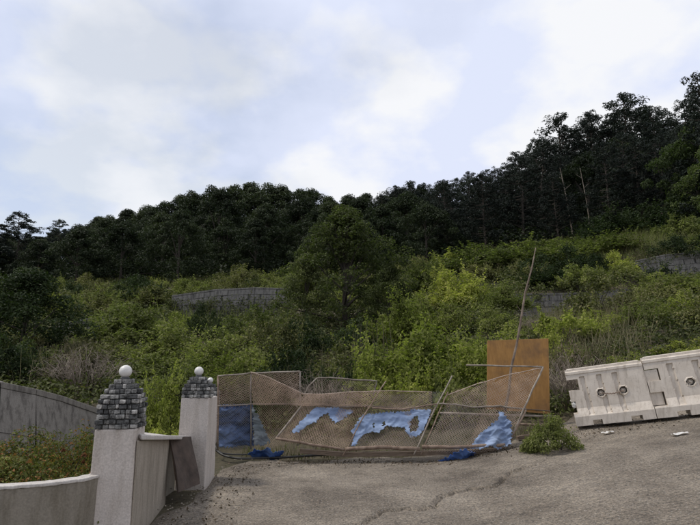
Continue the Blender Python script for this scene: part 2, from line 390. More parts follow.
# ------------------------------------------------------------------ foliage meshes
def leaf_quads(c, nrm, size, asp=.5):
    """rhombic leaves; c (N,3) centres, nrm (N,3) normals, size (N,)"""
    N = len(c); nrm = nrm/np.linalg.norm(nrm, axis=1)[:, None]
    r = rng.normal(size=(N, 3)); t = np.cross(nrm, r); t /= np.linalg.norm(t, axis=1)[:, None]; b = np.cross(nrm, t)
    s = size[:, None]
    dr = nrm*(-.18)*s
    v = np.stack([c-t*s*.5+dr, c+b*s*asp*.5, c+t*s*.5+dr, c-b*s*asp*.5], 1).reshape(-1, 3)
    f = np.arange(N*4).reshape(-1, 4)
    return v, f
def rdir(n):
    d = rng.normal(size=(n, 3)); return d/np.linalg.norm(d, axis=1)[:, None]
def clump(c, rad, n, lsz, flat=.65, up=.25):
    d = rdir(n); d[:, 2] += up; d /= np.linalg.norm(d, axis=1)[:, None]
    r = rad*(.45+.6*rng.random(n)**.6)
    p = np.asarray(c)+d*r[:, None]*np.array([1, 1, flat])
    nr = d*.8+rdir(n)*.8+np.array([0, 0, .5])
    return p, nr, lsz*(.6+.8*rng.random(n))
def cat(parts, asp=.5):
    p = np.concatenate([a[0] for a in parts]); n = np.concatenate([a[1] for a in parts]); s = np.concatenate([a[2] for a in parts])
    return leaf_quads(p, n, s, asp)

def broad_tree(seed, H=8., Wd=5.5, ncl=60, npl=95, lsz=.26, base=1.3, mat='lbroad', limbs=9, shape=.8, wob=1.0, cr=1.0):
    global rng; rng = np.random.default_rng(seed); rd = random.Random(seed)
    parts = []; tips = []
    while len(tips) < ncl:
        t = rd.random()**.75; z = base+(H-base-.5)*t
        prof = math.sin(math.pi*min(1, (t*.88+.12))**shape)*.95+.08
        a = rd.uniform(0, 2*math.pi)
        q = Wd/2*prof*(.35+.65*rd.random()**.5)*(1+wob*(.2*math.sin(a*3+seed+t*5)+.15*math.sin(a*5+seed*2+t*9)))
        c = (q*math.cos(a), q*math.sin(a), z+rd.uniform(-.3, .3)); tips.append(c)
        rad = rd.uniform(.45, .95)*(Wd/5.5)**.5*cr
        parts.append(clump(c, rad, int(npl*rd.uniform(.6, 1.3)*(rad/.7)**1.3), lsz, .6))
    v, f = cat(parts)
    crown = mesh_np('crown', v, f, M[mat])
    mb = MB(); lean = (rd.uniform(-.4, .4), rd.uniform(-.4, .4))
    tr = [(lean[0]*k/5*rd.uniform(.7, 1.3), lean[1]*k/5, H*.88*k/5) for k in range(6)]; tr[0] = (0, 0, -.5)
    mb.tube(tr, [H*.022*(1-.16*k) for k in range(6)], 7)
    for c in rd.sample(tips, limbs):
        z0 = max(.6, c[2]*rd.uniform(.4, .7)); s = z0/(H*.88)*5; i = min(4, int(s)); fr = s-i
        p0 = Vector(tr[i]).lerp(Vector(tr[i+1]), fr)
        mid = p0.lerp(Vector(c), .5)+Vector((0, 0, rd.uniform(-.2, .3)))
        mb.tube([p0, mid, c], [H*.009, H*.006, H*.002], 5)
    me = bpy.data.meshes.new('trunk'); me.from_pydata(mb.v, [], mb.f); me.materials.append(M['bark']); me.update()
    return me, crown, H
def pine_tree(seed, H=9., Wd=4.6, nb=44, tuft=26, lsz=.24, base=.28, flat=.30, up=.25, mat='lpine', taper=1.0):
    global rng; rng = np.random.default_rng(seed); rd = random.Random(seed)
    parts = []; mb = MB()
    bend = [(rd.uniform(-.25, .25), rd.uniform(-.25, .25)) for _ in range(6)]
    tr = [(bend[k][0]*k/5*1.2, bend[k][1]*k/5*1.2, H*k/5) for k in range(6)]; tr[0] = (0, 0, -.5)
    mb.tube(tr, [H*.017*(1-.17*k) for k in range(6)], 6)
    for b in range(nb):
        t = base+(1-base)*((b+rd.random())/nb); z0 = H*t
        i = min(4, int(t*5)); p0 = Vector(tr[i]).lerp(Vector(tr[i+1]), t*5-i)
        L = Wd/2*((1-t)/(1-base))**(.75*taper)*rd.uniform(.55, 1.2)+.25
        a = b*2.4+rd.uniform(-.5, .5); dr = Vector((math.cos(a), math.sin(a), 0))
        tip = p0+dr*L+Vector((0, 0, L*rd.uniform(up-.2, up+.2)))
        mb.tube([p0, p0.lerp(tip, .55)+Vector((0, 0, -.05*L)), tip], [H*.005, H*.003, H*.001], 4)
        k = max(2, int(L/.42))
        for q in range(k):
            s = .35+.65*(q+1)/k; c = p0.lerp(tip, s)+Vector((rd.uniform(-.25, .25), rd.uniform(-.25, .25), rd.uniform(-.05, .2)))
            parts.append(clump(c, rd.uniform(.28, .5), tuft, lsz, flat*1.6, .3))
    parts.append(clump(tr[5], .3, 25, lsz, 1.4, .6))
    v, f = cat(parts, .34)
    crown = mesh_np('crown', v, f, M[mat])
    me = bpy.data.meshes.new('trunk'); me.from_pydata(mb.v, [], mb.f); me.materials.append(M['bark']); me.update()
    return me, crown, H
def shrub(seed, Wd=2.4, H=1.7, ncl=34, npl=105, lsz=.115, mat='lmid', ragged=.25, asp=.5, stems=12):
    global rng; rng = np.random.default_rng(seed); rd = random.Random(seed)
    parts = []; tips = []
    for i in range(ncl):
        a = rd.uniform(0, 2*math.pi); q = rd.random()**.5; hh = H*(.98-.62*q*q)*(1+.25*math.sin(a*2+seed))*rd.uniform(.75, 1.0)
        z = hh*rd.uniform(.35, 1)**.6-.13*H
        c = (Wd/2*q*math.cos(a), Wd/2*q*math.sin(a), max(.07*H, z)); tips.append(c)
        parts.append(clump(c, rd.uniform(.22, .44)*Wd/2.4, int(npl*rd.uniform(.6, 1.3)), lsz, .75, .35))
    for i in range(int(60*ragged/.25)):       # shoots standing clear of the mass
        c = Vector(rd.choice(tips)); d = Vector((c.x*.5+rd.uniform(-.4, .4), c.y*.5+rd.uniform(-.4, .4), rd.uniform(.5, 1.2))).normalized()
        L = rd.uniform(.3, .65)*ragged/.25
        n = 12; s = np.linspace(.25, 1, n)[:, None]; p = np.array(c)+np.array(d)*L*s+rng.normal(size=(n, 3))*.035
        parts.append((p, rdir(n)+np.array([0, 0, .6]), np.full(n, lsz*1.05)))
    v, f = cat(parts, asp)
    crown = mesh_np('foliage', v, f, M[mat]); mb = MB()
    for c in rd.sample(tips, min(stems, len(tips))):
        mb.tube([(rd.uniform(-.15, .15), rd.uniform(-.15, .15), -.2), (c[0]*.4, c[1]*.4, c[2]*.55), c], [.022, .015, .004], 4)
    me = bpy.data.meshes.new('stems'); me.from_pydata(mb.v, [], mb.f); me.materials.append(M['bark']); me.update()
    return me, crown, H

BROAD = [broad_tree(100+i, H=8.+.4*i, Wd=6.8+.5*(i % 3), ncl=90, npl=125, lsz=.235, base=.35, shape=.75+.12*(i % 3)) for i in range(6)]
PINE = [pine_tree(200+i, H=9+.3*i, Wd=5.6+.5*(i % 3), nb=64, tuft=44, lsz=.23, base=.04+.03*(i % 3), taper=.75, flat=.45) for i in range(6)]
CEDAR = pine_tree(260, H=9, Wd=8.5, nb=64, tuft=42, flat=.22, up=.12, base=.2, taper=.8)
SHRUB = [shrub(300+i, Wd=2.4+.3*(i % 3), H=1.6+.15*(i % 4)) for i in range(6)]
BIGSH = [shrub(320+i, Wd=3.0, H=2.3, ncl=64, npl=120, lsz=.135, ragged=.5) for i in range(3)]

ntree = 0
def place_tree(proto, x, y, s, name, label, cat, group=None, mat=None, rz=None, sx=1.0, parts=('trunk', 'crown'), z=None):
    tr, cr, H = proto
    o = thing(name, label, cat, (x, y, tz(x, y)-.05 if z is None else z), group)
    o.rotation_euler.z = random.uniform(0, 6.28) if rz is None else rz; o.scale = (s*sx, s*sx, s)
    link(parts[0], tr, o); link(parts[1], cr, o, mat=mat)
    return o

# ------------------------------------------------------------------ the forest
SKY = [(-250, 240), (-100, 232), (0, 234), (40, 236), (60, 230), (75, 226), (110, 213), (165, 203), (185, 193), (205, 188), (260, 183), (300, 188), (335, 194), (370, 193), (400, 190), (440, 181), (475, 175), (500, 163), (520, 154), (545, 142), (575, 130), (600, 120), (625, 110), (650, 112), (670, 108), (700, 98), (800, 70), (950, 40)]
SX = [a for a, b in SKY]; SY = [b for a, b in SKY]
def skyrow(px): return float(np.interp(px, SX, SY))
rdm = random.Random(5)
def put(px, row, y, proto, name, label, cat, group=None, mat=None, sx=1.0):
    """a tree standing at distance y whose top reaches the sight line of (px,row)"""
    p = P(px, row, y); g = tz(p.x, y); s = max(.35, (p.z-g)/proto[2])
    return place_tree(proto, p.x, y, s, name, label, cat, group, mat, sx=sx)
# labels shared only by trees that nothing in the picture tells apart
LB = 'dark round-crowned broadleaf tree in the dense forest on the left hill'
LP = 'near-black pine with a ragged pointed top in the forest on the right ridge'
LM = 'dark forest-edge tree at the foot of the wooded hill, above the overgrown slope'
# foot of the forest and the slope behind it
def is_pine(px): return (px > 430 and rdm.random() < .72) or (px > 380 and rdm.random() < .5)
for k, y in enumerate((46, 52, 58.5, 65.5, 73, 81, 89)):
    pitch = 5.1+.15*k
    n = int(1.64*y/pitch)
    for i in range(n):
        x = (-.82+1.64*(i+.5)/n)*y+rdm.uniform(-1.6, 1.6); yy = y+rdm.uniform(-2.4, 2.4)
        g = tz(x, yy); px = col_of(x, yy, g+5)
        if not -70 < px < 770: continue
        if k == 0 and 560 < px: continue                       # grassy clearing at right
        pn = is_pine(px); pr = rdm.choice(PINE if pn else BROAD)
        s = rdm.uniform(.72, 1.08)*(1 if k else .85)
        lim = P(px, skyrow(px)+(5 if pn else 4), yy).z-g
        s = min(s, lim/pr[2])
        if s < .45: continue
        if k == 0: place_tree(pr, x, yy, s, 'forest_edge_tree', LM, 'tree', 'trees along the foot of the forest', M['lbroad'] if not pn else None)
        elif pn: place_tree(pr, x, yy, s, 'pine_tree', LP, 'pine', 'pines massed on the right ridge')
        else: place_tree(pr, x, yy, s, 'broadleaf_tree', LB, 'tree', 'broadleaf trees massed on the left hill')
# skyline
for i, px in enumerate(np.arange(-40, 430, 17)):
    put(px+rdm.uniform(-5, 5), skyrow(px)+rdm.uniform(-2, 3), 95+rdm.uniform(-3, 3), rdm.choice(BROAD), 'ridge_tree', 'dark broadleaf tree whose crown shows against the sky on the left skyline', 'tree', 'trees along the left skyline')
for i, px in enumerate(np.arange(395, 760, 15)):
    put(px+rdm.uniform(-4, 4), skyrow(px)+rdm.uniform(-3, 5), 92+rdm.uniform(-3, 3), rdm.choice(PINE), 'ridge_pine', 'dark pine whose ragged tip shows against the sky on the right skyline', 'pine', 'pines along the right skyline')
for px, row, y, pr, sx, lab in [
    (411, 183, 90, 1, .8, 'small dark pine poking up at the dip in the middle of the skyline'),
    (561, 120, 80, 2, 1.1, 'tall ragged pine standing clear of the skyline above the orange board'),
    (590, 114, 82, 3, 1.0, 'dark pine just right of the first tall one on the skyline'),
    (625, 98, 80, 0, 1.1, 'highest twin-tipped pine of the right ridge, above the left end of the barriers'),
    (649, 108, 84, 4, 1.0, 'broad dark pine right of the highest ridge pine'),
    (536, 140, 82, 5, .9, 'lower dark pine on the skyline left of the tall ragged pine')]:
    put(px, row, y, PINE[pr], 'tall_pine', lab, 'pine', sx=sx)
for px, row, y, sx, lab in [(22, 214, 52, 1.0, 'wide cedar with layered branches at the left edge of the skyline'),
                            (62, 221, 56, .8, 'smaller dark cedar right of the wide one on the left skyline'),
                            (-14, 222, 50, .9, 'dark cedar cut by the left edge of the picture')]:
    put(px, row, y, CEDAR, 'cedar_tree', lab, 'cedar', sx=sx)
put(697, 78, 44, PINE[4], 'tall_pine', 'near dark pine with a bare top at the right edge of the picture', 'pine', sx=.8)
put(690, 122, 46, BROAD[1], 'broadleaf_tree', 'lit green broadleaf tree below the pine at the right edge', 'tree', mat=M['ltree'], sx=.75)
put(712, 140, 42, BROAD[4], 'broadleaf_tree', 'green broadleaf tree cut by the right edge of the picture', 'tree', mat=M['ltree'], sx=.9)
# a bare leaning trunk in front of the pines, and a second
for a, b, y, lab in [((571, 207), (560, 168), 50, 'bare pale leaning trunk in front of the dark pines on the right'),
                     ((588, 196), (580, 168), 52, 'shorter bare trunk right of the pale leaning one')]:
    p0, p1 = P(*a, y), P(*b, y); p0.z = min(p0.z, tz(p0.x, y)); o = thing('dead_tree', lab, 'tree trunk', tuple(p0))
    mb = MB(); mb.tube([p0, p0.lerp(p1, .5)+Vector((.1, 0, 0)), p1], [.07, .05, .02], 6)
    build('trunk', mb, M['deadwood'], o)
    mb = MB(); m_ = p0.lerp(p1, .7); mb.tube([m_, m_+Vector((.7, 0, .6))], [.025, .008], 5); mb.tube([p0.lerp(p1, .85), p0.lerp(p1, .85)+Vector((-.5, .2, .5))], [.02, .006], 5)
    build('branch', mb, M['deadwood'], o)

# ------------------------------------------------------------------ overgrown slope: ground cover nobody could count
def cover():
    global rng; rng = np.random.default_rng(77)
    P_, N_, S_ = [], [], []
    for i in range(4300):
        y = 11.2+38*rng.random()**1.15; u = rng.uniform(-.80, .80); x = u*y
        if y < 14 and u > -.25 and rng.random() < .25: continue
        if any(yw-5.5 < y < yw and (p0-350)/F*1.02 < u < (p1-350)/F*1.02 and rng.random() < (.85 if dr > 1.2 else .2) for p0, p1, yw, dr in TERR): continue
        g = tz(x, y); r = (.30+.016*y)*rng.uniform(.6, 1.3)
        n = 66; ls = .060+.0032*y
        a = clump((x, y, g+r*.2), r, n, ls, .6, .5)
        P_.append(a[0]); N_.append(a[1]); S_.append(a[2])
    for p0, p1, yw, dr in TERR:                       # vines hanging over the terrace walls
        for i in range(int((p1-p0)*(.5 if dr == .7 else .16))):
            px = rng.uniform(p0, p1); y = yw-.4-rng.uniform(.1, .5); x = (px-350)/F*y
            g = float(terr(x, yw+.6)); a = clump((x, y, g-rng.random()**2*1.6+.1), rng.uniform(.25, .7), 60, .12, .8, .2)
            P_.append(a[0]); N_.append(a[1]); S_.append(a[2])
    v, f = leaf_quads(np.concatenate(P_), np.concatenate(N_), np.concatenate(S_), .5)
    return mesh_np('undergrowth', v, f, M['lcover'])
tag(link('undergrowth', cover()), 'low tangled green undergrowth covering the slope between the shrubs', 'undergrowth', kind='stuff')
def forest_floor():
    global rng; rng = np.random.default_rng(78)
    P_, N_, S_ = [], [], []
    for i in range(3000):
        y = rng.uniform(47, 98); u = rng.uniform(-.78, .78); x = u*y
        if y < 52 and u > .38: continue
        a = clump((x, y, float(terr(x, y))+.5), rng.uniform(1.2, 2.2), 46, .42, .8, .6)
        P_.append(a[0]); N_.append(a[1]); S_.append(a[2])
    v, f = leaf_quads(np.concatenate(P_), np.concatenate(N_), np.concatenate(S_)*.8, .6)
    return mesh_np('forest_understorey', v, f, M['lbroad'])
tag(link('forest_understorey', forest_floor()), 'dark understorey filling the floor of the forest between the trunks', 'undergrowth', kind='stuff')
def blades(name, spots, n, h, w, mat, seed):
    r = np.random.default_rng(seed); V = []; c = 0
    for (x, y, sp) in spots:
        k = n
        px = x+r.normal(size=k)*sp; py = y+r.normal(size=k)*sp; pz = terr(px, py)-.03
        hh = h*(.5+.8*r.random(k)); a = r.random(k)*6.28; d = np.stack([np.cos(a), np.sin(a), np.zeros(k)], 1)
        b = np.stack([px, py, pz], 1); ln = r.normal(size=(k, 3))*np.array([.28, .28, 0]); ln[:, 2] = 1
        t = b+ln*hh[:, None]; m = (b+t)/2-ln*np.array([.12, .12, 0])*hh[:, None]
        ww = w*(.6+.8*r.random(k))[:, None]
        V.append(np.stack([b-d*ww, b+d*ww, m+d*ww*.8, m-d*ww*.8], 1)); V.append(np.stack([m-d*ww*.8, m+d*ww*.8, t+d*ww*.15, t-d*ww*.15], 1))
    v = np.concatenate(V).reshape(-1, 3); f = np.arange(len(v)).reshape(-1, 4)
    return mesh_np(name, v, f, mat)
rq = random.Random(3)
def spots(px0, px1, y0, y1, n, sp):
    o = []
    for _ in range(n):
        y = rq.uniform(y0, y1); px = rq.uniform(px0, px1); o.append(((px-350)/F*y*1.02, y, sp))
    return o
tag(link('dry_grass', blades('dry_grass', spots(535, 620, 11.5, 22, 50, .4)+spots(50, 110, 13, 20, 20, .4)+spots(90, 290, 36, 46, 60, .7)+spots(600, 700, 34, 46, 60, .7)+spots(300, 400, 13, 18, 16, .35), 60, .8, .008, M['straw'], 5)),
    'dry straw-coloured grass standing in patches on the slope', 'grass', kind='stuff')
tag(link('tall_grass', blades('tall_grass', spots(560, 700, 36, 47, 120, .8)+spots(100, 340, 30, 44, 50, .8), 55, 1.0, .014, M['lmid'], 6)),
    'tall green grass standing on the upper right clearing and across the slope', 'grass', kind='stuff')

# ------------------------------------------------------------------ shrubs and trees on the slope
def sh(px, row, wpx, y, kind, mat, lab, group=None, name='shrub', cat='shrub'):
    p = P(px, row, y); g = tz(p.x, y); pr = (BIGSH[kind % 3] if kind >= 10 else SHRUB[kind % 6])
    s = max(.3, (p.z-g)/pr[2]); W0 = 3.0 if kind >= 10 else 2.6
    sx = (wpx/F*y)/(W0*1.12)/s
    return place_tree(pr, p.x, y, s, name, lab, cat, group, M[mat], sx=max(.5, min(2.6, sx)), parts=('stems', 'foliage'))
# big tree in the middle and the dark one on the left
bt = broad_tree(401, H=9.6, Wd=8.4, ncl=230, npl=112, lsz=.19, base=.4, mat='lcentre', limbs=34, shape=.50, wob=2.0, cr=.72)
put(345, 203, 26, bt, 'broadleaf_tree', 'large green tree in the middle of the slope, taller than everything around it', 'tree', sx=1.12)
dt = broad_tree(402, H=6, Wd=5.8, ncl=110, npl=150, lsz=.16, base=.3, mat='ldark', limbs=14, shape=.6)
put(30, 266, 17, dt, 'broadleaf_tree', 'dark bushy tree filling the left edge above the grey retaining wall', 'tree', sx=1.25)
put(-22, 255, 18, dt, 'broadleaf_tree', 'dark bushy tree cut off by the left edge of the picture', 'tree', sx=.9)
put(306, 252, 25, dt, 'small_tree', 'darker bushy tree against the left side of the large middle tree', 'tree', mat=M['lcentre'], sx=.8)
put(388, 262, 24, dt, 'small_tree', 'darker bushy tree against the right side of the large middle tree', 'tree', mat=M['lcentre'], sx=.75)
for a in [
    (428, 324, 120, 14.5, 10, 'lbright', 'bright yellow-green bush right behind the fallen fence'),
    (468, 340, 90, 13, 11, 'lbright', 'broad bright bush between the fallen fence and the orange board'),
    (385, 345, 90, 13, 12, 'lbright', 'broad bright bush at the left end of the bright mass behind the fence'),
    (375, 342, 60, 14, 11, 'lbright', 'bright yellow-green bush at the foot of the large middle tree'),
    (470, 335, 70, 15, 12, 'lbright', 'yellow-green bush touching the left edge of the orange board'),
    (455, 268, 70, 26, 11, 'lbright', 'tall yellow-green bush above the pole end, on the middle slope'),
    (500, 284, 60, 24, 10, 'lmid', 'green bush just left of the leaning pole'),
    (440, 300, 70, 21, 12, 'lmid', 'rounded green bush between the large tree and the leaning pole'),
    (530, 318, 46, 18, 1, 'lmid', 'small green bush behind the top of the orange board'),
    (600, 332, 60, 18, 10, 'lbright', 'yellow-green bush below the middle terrace wall'),
    (645, 322, 60, 18, 11, 'lmid', 'green bush above the joint of the two barriers'),
    (690, 275, 90, 22, 12, 'lmid', 'large green bush at the right edge below the upper terrace wall'),
    (690, 335, 70, 14, 2, 'lbright', 'bright bush showing above the right barrier'),
    (628, 345, 60, 13, 3, 'lbright', 'low bright bush showing above the left barrier'),
    (655, 272, 60, 27, 11, 'lmid', 'green bush left of the upper terrace wall'),
    (570, 332, 50, 13.5, 4, 'lbrush', 'brown twiggy bush right of the orange board'),
    (590, 350, 44, 12.2, 5, 'lbrush', 'brown twiggy bush behind the left end of the barriers'),
    (560, 322, 56, 20, 0, 'lbrush', 'brown dry bush in front of the middle terrace wall'),
    (595, 268, 90, 31, 10, 'lmid', 'green bush spilling over the middle terrace wall'),
    (545, 268, 60, 31, 11, 'ldark', 'dark green bush over the left end of the middle terrace wall'),
    (655, 266, 50, 31, 12, 'ldark', 'dark green bush over the right end of the middle terrace wall'),
    (480, 244, 90, 38, 10, 'lmid', 'wide green bush just below the dark pines, left of centre of the clearing'),
    (540, 240, 90, 39, 11, 'lmid', 'wide green bush just below the dark pines above the pole tip'),
    (600, 236, 80, 39, 12, 'lmid', 'wide green bush below the pale leaning trunk'),
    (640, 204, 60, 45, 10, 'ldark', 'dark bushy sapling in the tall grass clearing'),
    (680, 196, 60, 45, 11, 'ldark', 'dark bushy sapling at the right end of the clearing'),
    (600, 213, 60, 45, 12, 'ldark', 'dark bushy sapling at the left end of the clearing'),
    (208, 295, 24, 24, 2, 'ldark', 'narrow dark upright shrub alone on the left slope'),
    (235, 334, 90, 15, 10, 'lmid', 'green bush behind the left end of the fallen fence'),
    (175, 322, 80, 17, 11, 'lmid', 'green bush behind the gap between the two front pillars'),
    (165, 372, 50, 10.5, 12, 'lbright', 'yellow-green bush showing between the two front pillars'),
    (190, 350, 60, 12.5, 3, 'lmid', 'green bush above the second pillar'),
    (80, 345, 66, 13, 10, 'lbrush', 'brown twiggy bush behind the first pillar'),
    (110, 330, 70, 17, 4, 'lolive', 'olive bush up the slope behind the first pillar'),
    (130, 302, 90, 22, 11, 'lmid', 'rounded green bush between the two left terrace walls'),
    (250, 303, 70, 22, 5, 'lmid', 'green bush left of the large middle tree'),
    (275, 318, 60, 18, 12, 'lolive', 'olive bush at the left foot of the large middle tree'),
    (150, 285, 60, 34, 10, 'lolive', 'olive bush under the forest edge left of the upper left wall'),
    (95, 290, 60, 32, 12, 'lmid', 'green bush above the lower left terrace wall'),
    (190, 278, 50, 38, 11, 'lmid', 'green bush at the forest edge above the upper left wall'),
    (240, 268, 50, 40, 10, 'lolive', 'olive bush at the forest edge right of the upper left wall'),
    (275, 272, 40, 38, 2, 'lmid', 'small green bush between forest edge and the large tree'),
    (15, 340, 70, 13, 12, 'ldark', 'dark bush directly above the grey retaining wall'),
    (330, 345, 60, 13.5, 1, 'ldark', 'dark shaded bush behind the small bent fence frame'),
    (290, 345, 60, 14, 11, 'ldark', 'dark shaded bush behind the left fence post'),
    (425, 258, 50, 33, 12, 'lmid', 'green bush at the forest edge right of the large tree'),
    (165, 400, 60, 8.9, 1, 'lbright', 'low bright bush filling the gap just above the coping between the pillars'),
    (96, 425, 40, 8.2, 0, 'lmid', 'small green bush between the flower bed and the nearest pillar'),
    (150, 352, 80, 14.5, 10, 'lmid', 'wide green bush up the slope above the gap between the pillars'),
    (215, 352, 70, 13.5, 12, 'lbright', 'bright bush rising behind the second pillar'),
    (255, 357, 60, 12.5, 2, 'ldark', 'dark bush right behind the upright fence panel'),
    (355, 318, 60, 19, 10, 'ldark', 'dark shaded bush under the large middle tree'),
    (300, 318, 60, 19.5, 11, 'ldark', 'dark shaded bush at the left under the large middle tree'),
    (405, 296, 70, 20, 12, 'lbright', 'bright bush against the right flank of the large middle tree'),
    (500, 330, 60, 14, 10, 'lbright', 'yellow-green bush right behind the top left corner of the orange board'),
    (660, 300, 70, 23, 11, 'lbright', 'bright bush below the upper terrace wall, right of the middle wall'),
    (405, 352, 60, 12.4, 1, 'lbright', 'bright low bush touching the top of the fallen fence'),
    (450, 356, 60, 12.2, 4, 'lmid', 'green low bush touching the fence left of the orange board'),
    (660, 350, 50, 12.4, 0, 'lmid', 'green bush directly behind the joint of the barriers'),
    (700, 345, 50, 12.0, 5, 'lbright', 'bright leafy bush above the right end of the barriers'),
    ]:
    sh(*a)
rs = random.Random(21)
for i in range(86):
    y = rs.uniform(15, 44); px = rs.uniform(-20, 720)
    while any(yw-7 < y < yw and p0 < px < p1 for p0, p1, yw, dr in TERR): y = rs.uniform(15, 44)
    z = tz((px-350)/F*y, y)
    pr = rs.choice(SHRUB); s = (.45+.018*y)*rs.uniform(.7, 1.2)
    x = (px-350)/F*y
    place_tree(pr, x, y, s, 'slope_shrub', 'smaller green shrub in the tangle covering the slope', 'shrub', 'smaller shrubs filling the slope', M[rs.choice(['lmid', 'lmid', 'lolive', 'lolive', 'ldark', 'lbright'])], parts=('stems', 'foliage'))

def bare_bush(px, row, y, w, label, n=110, seed=1):
    x = P(px, row, y).x; z0 = tz(x, y); H = P(px, row, y).z-z0; r = random.Random(seed)
    o = thing('bare_bush', label, 'bush', (x, y, z0)); mb = MB(); tw = MB()
    for i in range(n):
        a = r.uniform(0, 6.28); q = r.random()**.5*w; h = H*r.uniform(.5, 1.05)*(1.05-.4*q/w); b0 = Vector((x+.3*q*math.cos(a), y+.3*q*math.sin(a), z0-.05))
        t = Vector((x+q*math.cos(a), y+q*math.sin(a), z0+h)); m = b0.lerp(t, .5)+Vector((r.uniform(-.1, .1), r.uniform(-.1, .1), r.uniform(0, .2)))
        e = t+Vector((math.cos(a)*.15, math.sin(a)*.15, r.uniform(-.25, .05))); mb.tube([b0, m, t, e], [.009, .007, .004, .002], 4)
        for k in range(4):
            c = m.lerp(t, r.random()); tw.tube([c, c+Vector((r.uniform(-.2, .2), r.uniform(-.2, .2), r.uniform(-.05, .22)))], [.004, .0015], 3)
    build('stem', mb, M['deadwood'], o)['kind'] = 'stuff'; build('twig', tw, M['deadwood'], o)['kind'] = 'stuff'
bare_bush(572, 348, 11.7, .85, 'leafless greyish-brown bush between the orange board and the barriers', seed=1)
bare_bush(592, 366, 11.3, .6, 'low leafless bush right behind the left end of the barriers', 80, seed=2)
bare_bush(88, 345, 12.6, 1.1, 'leafless brownish bush behind the nearest pillar', 130, seed=3)
bare_bush(560, 318, 19, 1.5, 'leafless pale bush in front of the middle terrace wall', 130, seed=4)
bare_bush(322, 362, 12.2, .8, 'leafless brown twigs behind the small bent frame', 80, seed=5)
# pale feathery stalks at the foot of the big tree
o = thing('reed_clump', 'pale feathery stalks standing at the foot of the large middle tree', 'reeds', (P(370, 370, 15).x, 15, tz(P(370, 370, 15).x, 15)))
mb = MB(); r_ = random.Random(9)
for i in range(26):
    px = r_.uniform(352, 392); x = P(px, 360, 15).x; z0 = tz(x, 15); h = row_z(px, r_.uniform(318, 345), 15)
    mb.tube([(x, 15+r_.uniform(-.4, .4), z0), (x+r_.uniform(-.05, .05), 15, (z0+h)/2), (x+r_.uniform(-.12, .12), 15, h)], [.008, .012, .004], 4)
build('stalk', mb, M['straw'], o)['kind'] = 'stuff'

# ------------------------------------------------------------------ terrace walls on the slope
def wall_strip(name, label, tops, h, thick, mat, lean=0.12, blocks=(.9, .32), capm=None, nrow=None):
    """retaining wall of blocks along the top line `tops`; each block proud of a recessed backing"""
    p0 = tops[0].copy(); o = thing(name, label, 'wall', (p0.x, p0.y, p0.z-h))
    back = MB(); cop = MB(); bl = []
    for a, b in zip(tops[:-1], tops[1:]):
        d = (b-a); L = math.hypot(d.x, d.y); t = Vector((d.x, d.y, 0)).normalized(); nrm = Vector((t.y, -t.x, 0))
        dn = Vector((0, 0, -h)); out = nrm*lean*h
        A, B = a.copy(), b.copy(); A2, B2 = a+dn+out, b+dn+out; bk = -nrm*thick
        back.hexa([A2, B2, B2+bk, A2+bk, A, B, B+bk, A+bk])
        up = Vector((0, 0, .10)); q = nrm*.05
        cop.hexa([A+q+up*.02, B+q+up*.02, B+bk+up*.02, A+bk+up*.02, A+q+up, B+q+up, B+bk+up, A+bk+up])
        nc = max(1, int(round(L/blocks[0]))); gu = 0 if blocks[0] > 10 else 1; nr = max(1, int(round(h/blocks[1])))
        for r in range(nr):
            for c in range(-1 if r % 2 else 0, nc):
                u0 = max(0, (c+(.5 if r % 2 else 0))/nc); u1 = min(1, (c+1+(.5 if r % 2 else 0))/nc)
                if u1-u0 < .02: continue
                v0, v1 = r/nr, (r+1)/nr; u0 += (random.uniform(-.15, .15)/nc if 0 < u0 and blocks[0] < 10 else 0); g = .012; pr = .02+.05*random.random(); g = .003 if blocks[0] > 10 else .012
                def q_(u, v, e):
                    top = A.lerp(B, u); bot = A2.lerp(B2, u); return top.lerp(bot, v)+nrm*e
                du = gu*g/L; dv = g/h
                pts = [q_(u0+du, v1-dv, -.01), q_(u1-du, v1-dv, -.01), q_(u1-du, v0+dv, -.01), q_(u0+du, v0+dv, -.01),
                       q_(u0+du, v1-dv, pr), q_(u1-du, v1-dv, pr), q_(u1-du, v0+dv, pr), q_(u0+du, v0+dv, pr)]
                bl.append(pts)
    build('backing', back, M['mortar'], o); build('coping', cop, mat, o, bevel=.01)
    for pts in bl:
        mb = MB(); mb.hexa(pts); build('block', mb, mat, o)
    return o
wall_strip('terrace_wall', 'grey block terrace wall half hidden by bushes, right of the leaning pole', [P(512, 296, 28), P(560, 295, 28), P(600, 293, 28), P(662, 288, 28)], 2.2, .4, M['greyc'], blocks=(.7, .30))
wall_strip('terrace_wall', 'grey upper terrace wall at the right edge of the picture', [P(636, 262, 34), P(665, 256, 34), P(720, 251, 34)], 2.4, .4, M['greyc'], blocks=(.8, .34))
wall_strip('terrace_wall', 'grey lower terrace wall on the left slope above the dark tree', [P(58, 326, 26), P(90, 320, 26), P(127, 315, 26)], 1.8, .4, M['greyc'], blocks=(.7, .3))
wall_strip('terrace_wall', 'long grey upper terrace wall on the left slope, left of the large tree', [P(172, 297, 33), P(215, 291, 33), P(255, 289, 33), P(298, 290, 33)], 2.0, .4, M['greyc'], blocks=(.75, .32))
wall_strip('retaining_wall', 'grey sloping retaining wall behind the flower bed at the lower left', [P(-90, 372, 8.4), P(0, 388, 8.9), P(35, 395, 9.3), P(62, 402, 9.7), P(100, 415, 10.3), P(150, 424, 10.9)], 1.35, .25, M['greyw'], lean=.25, blocks=(30, .70))

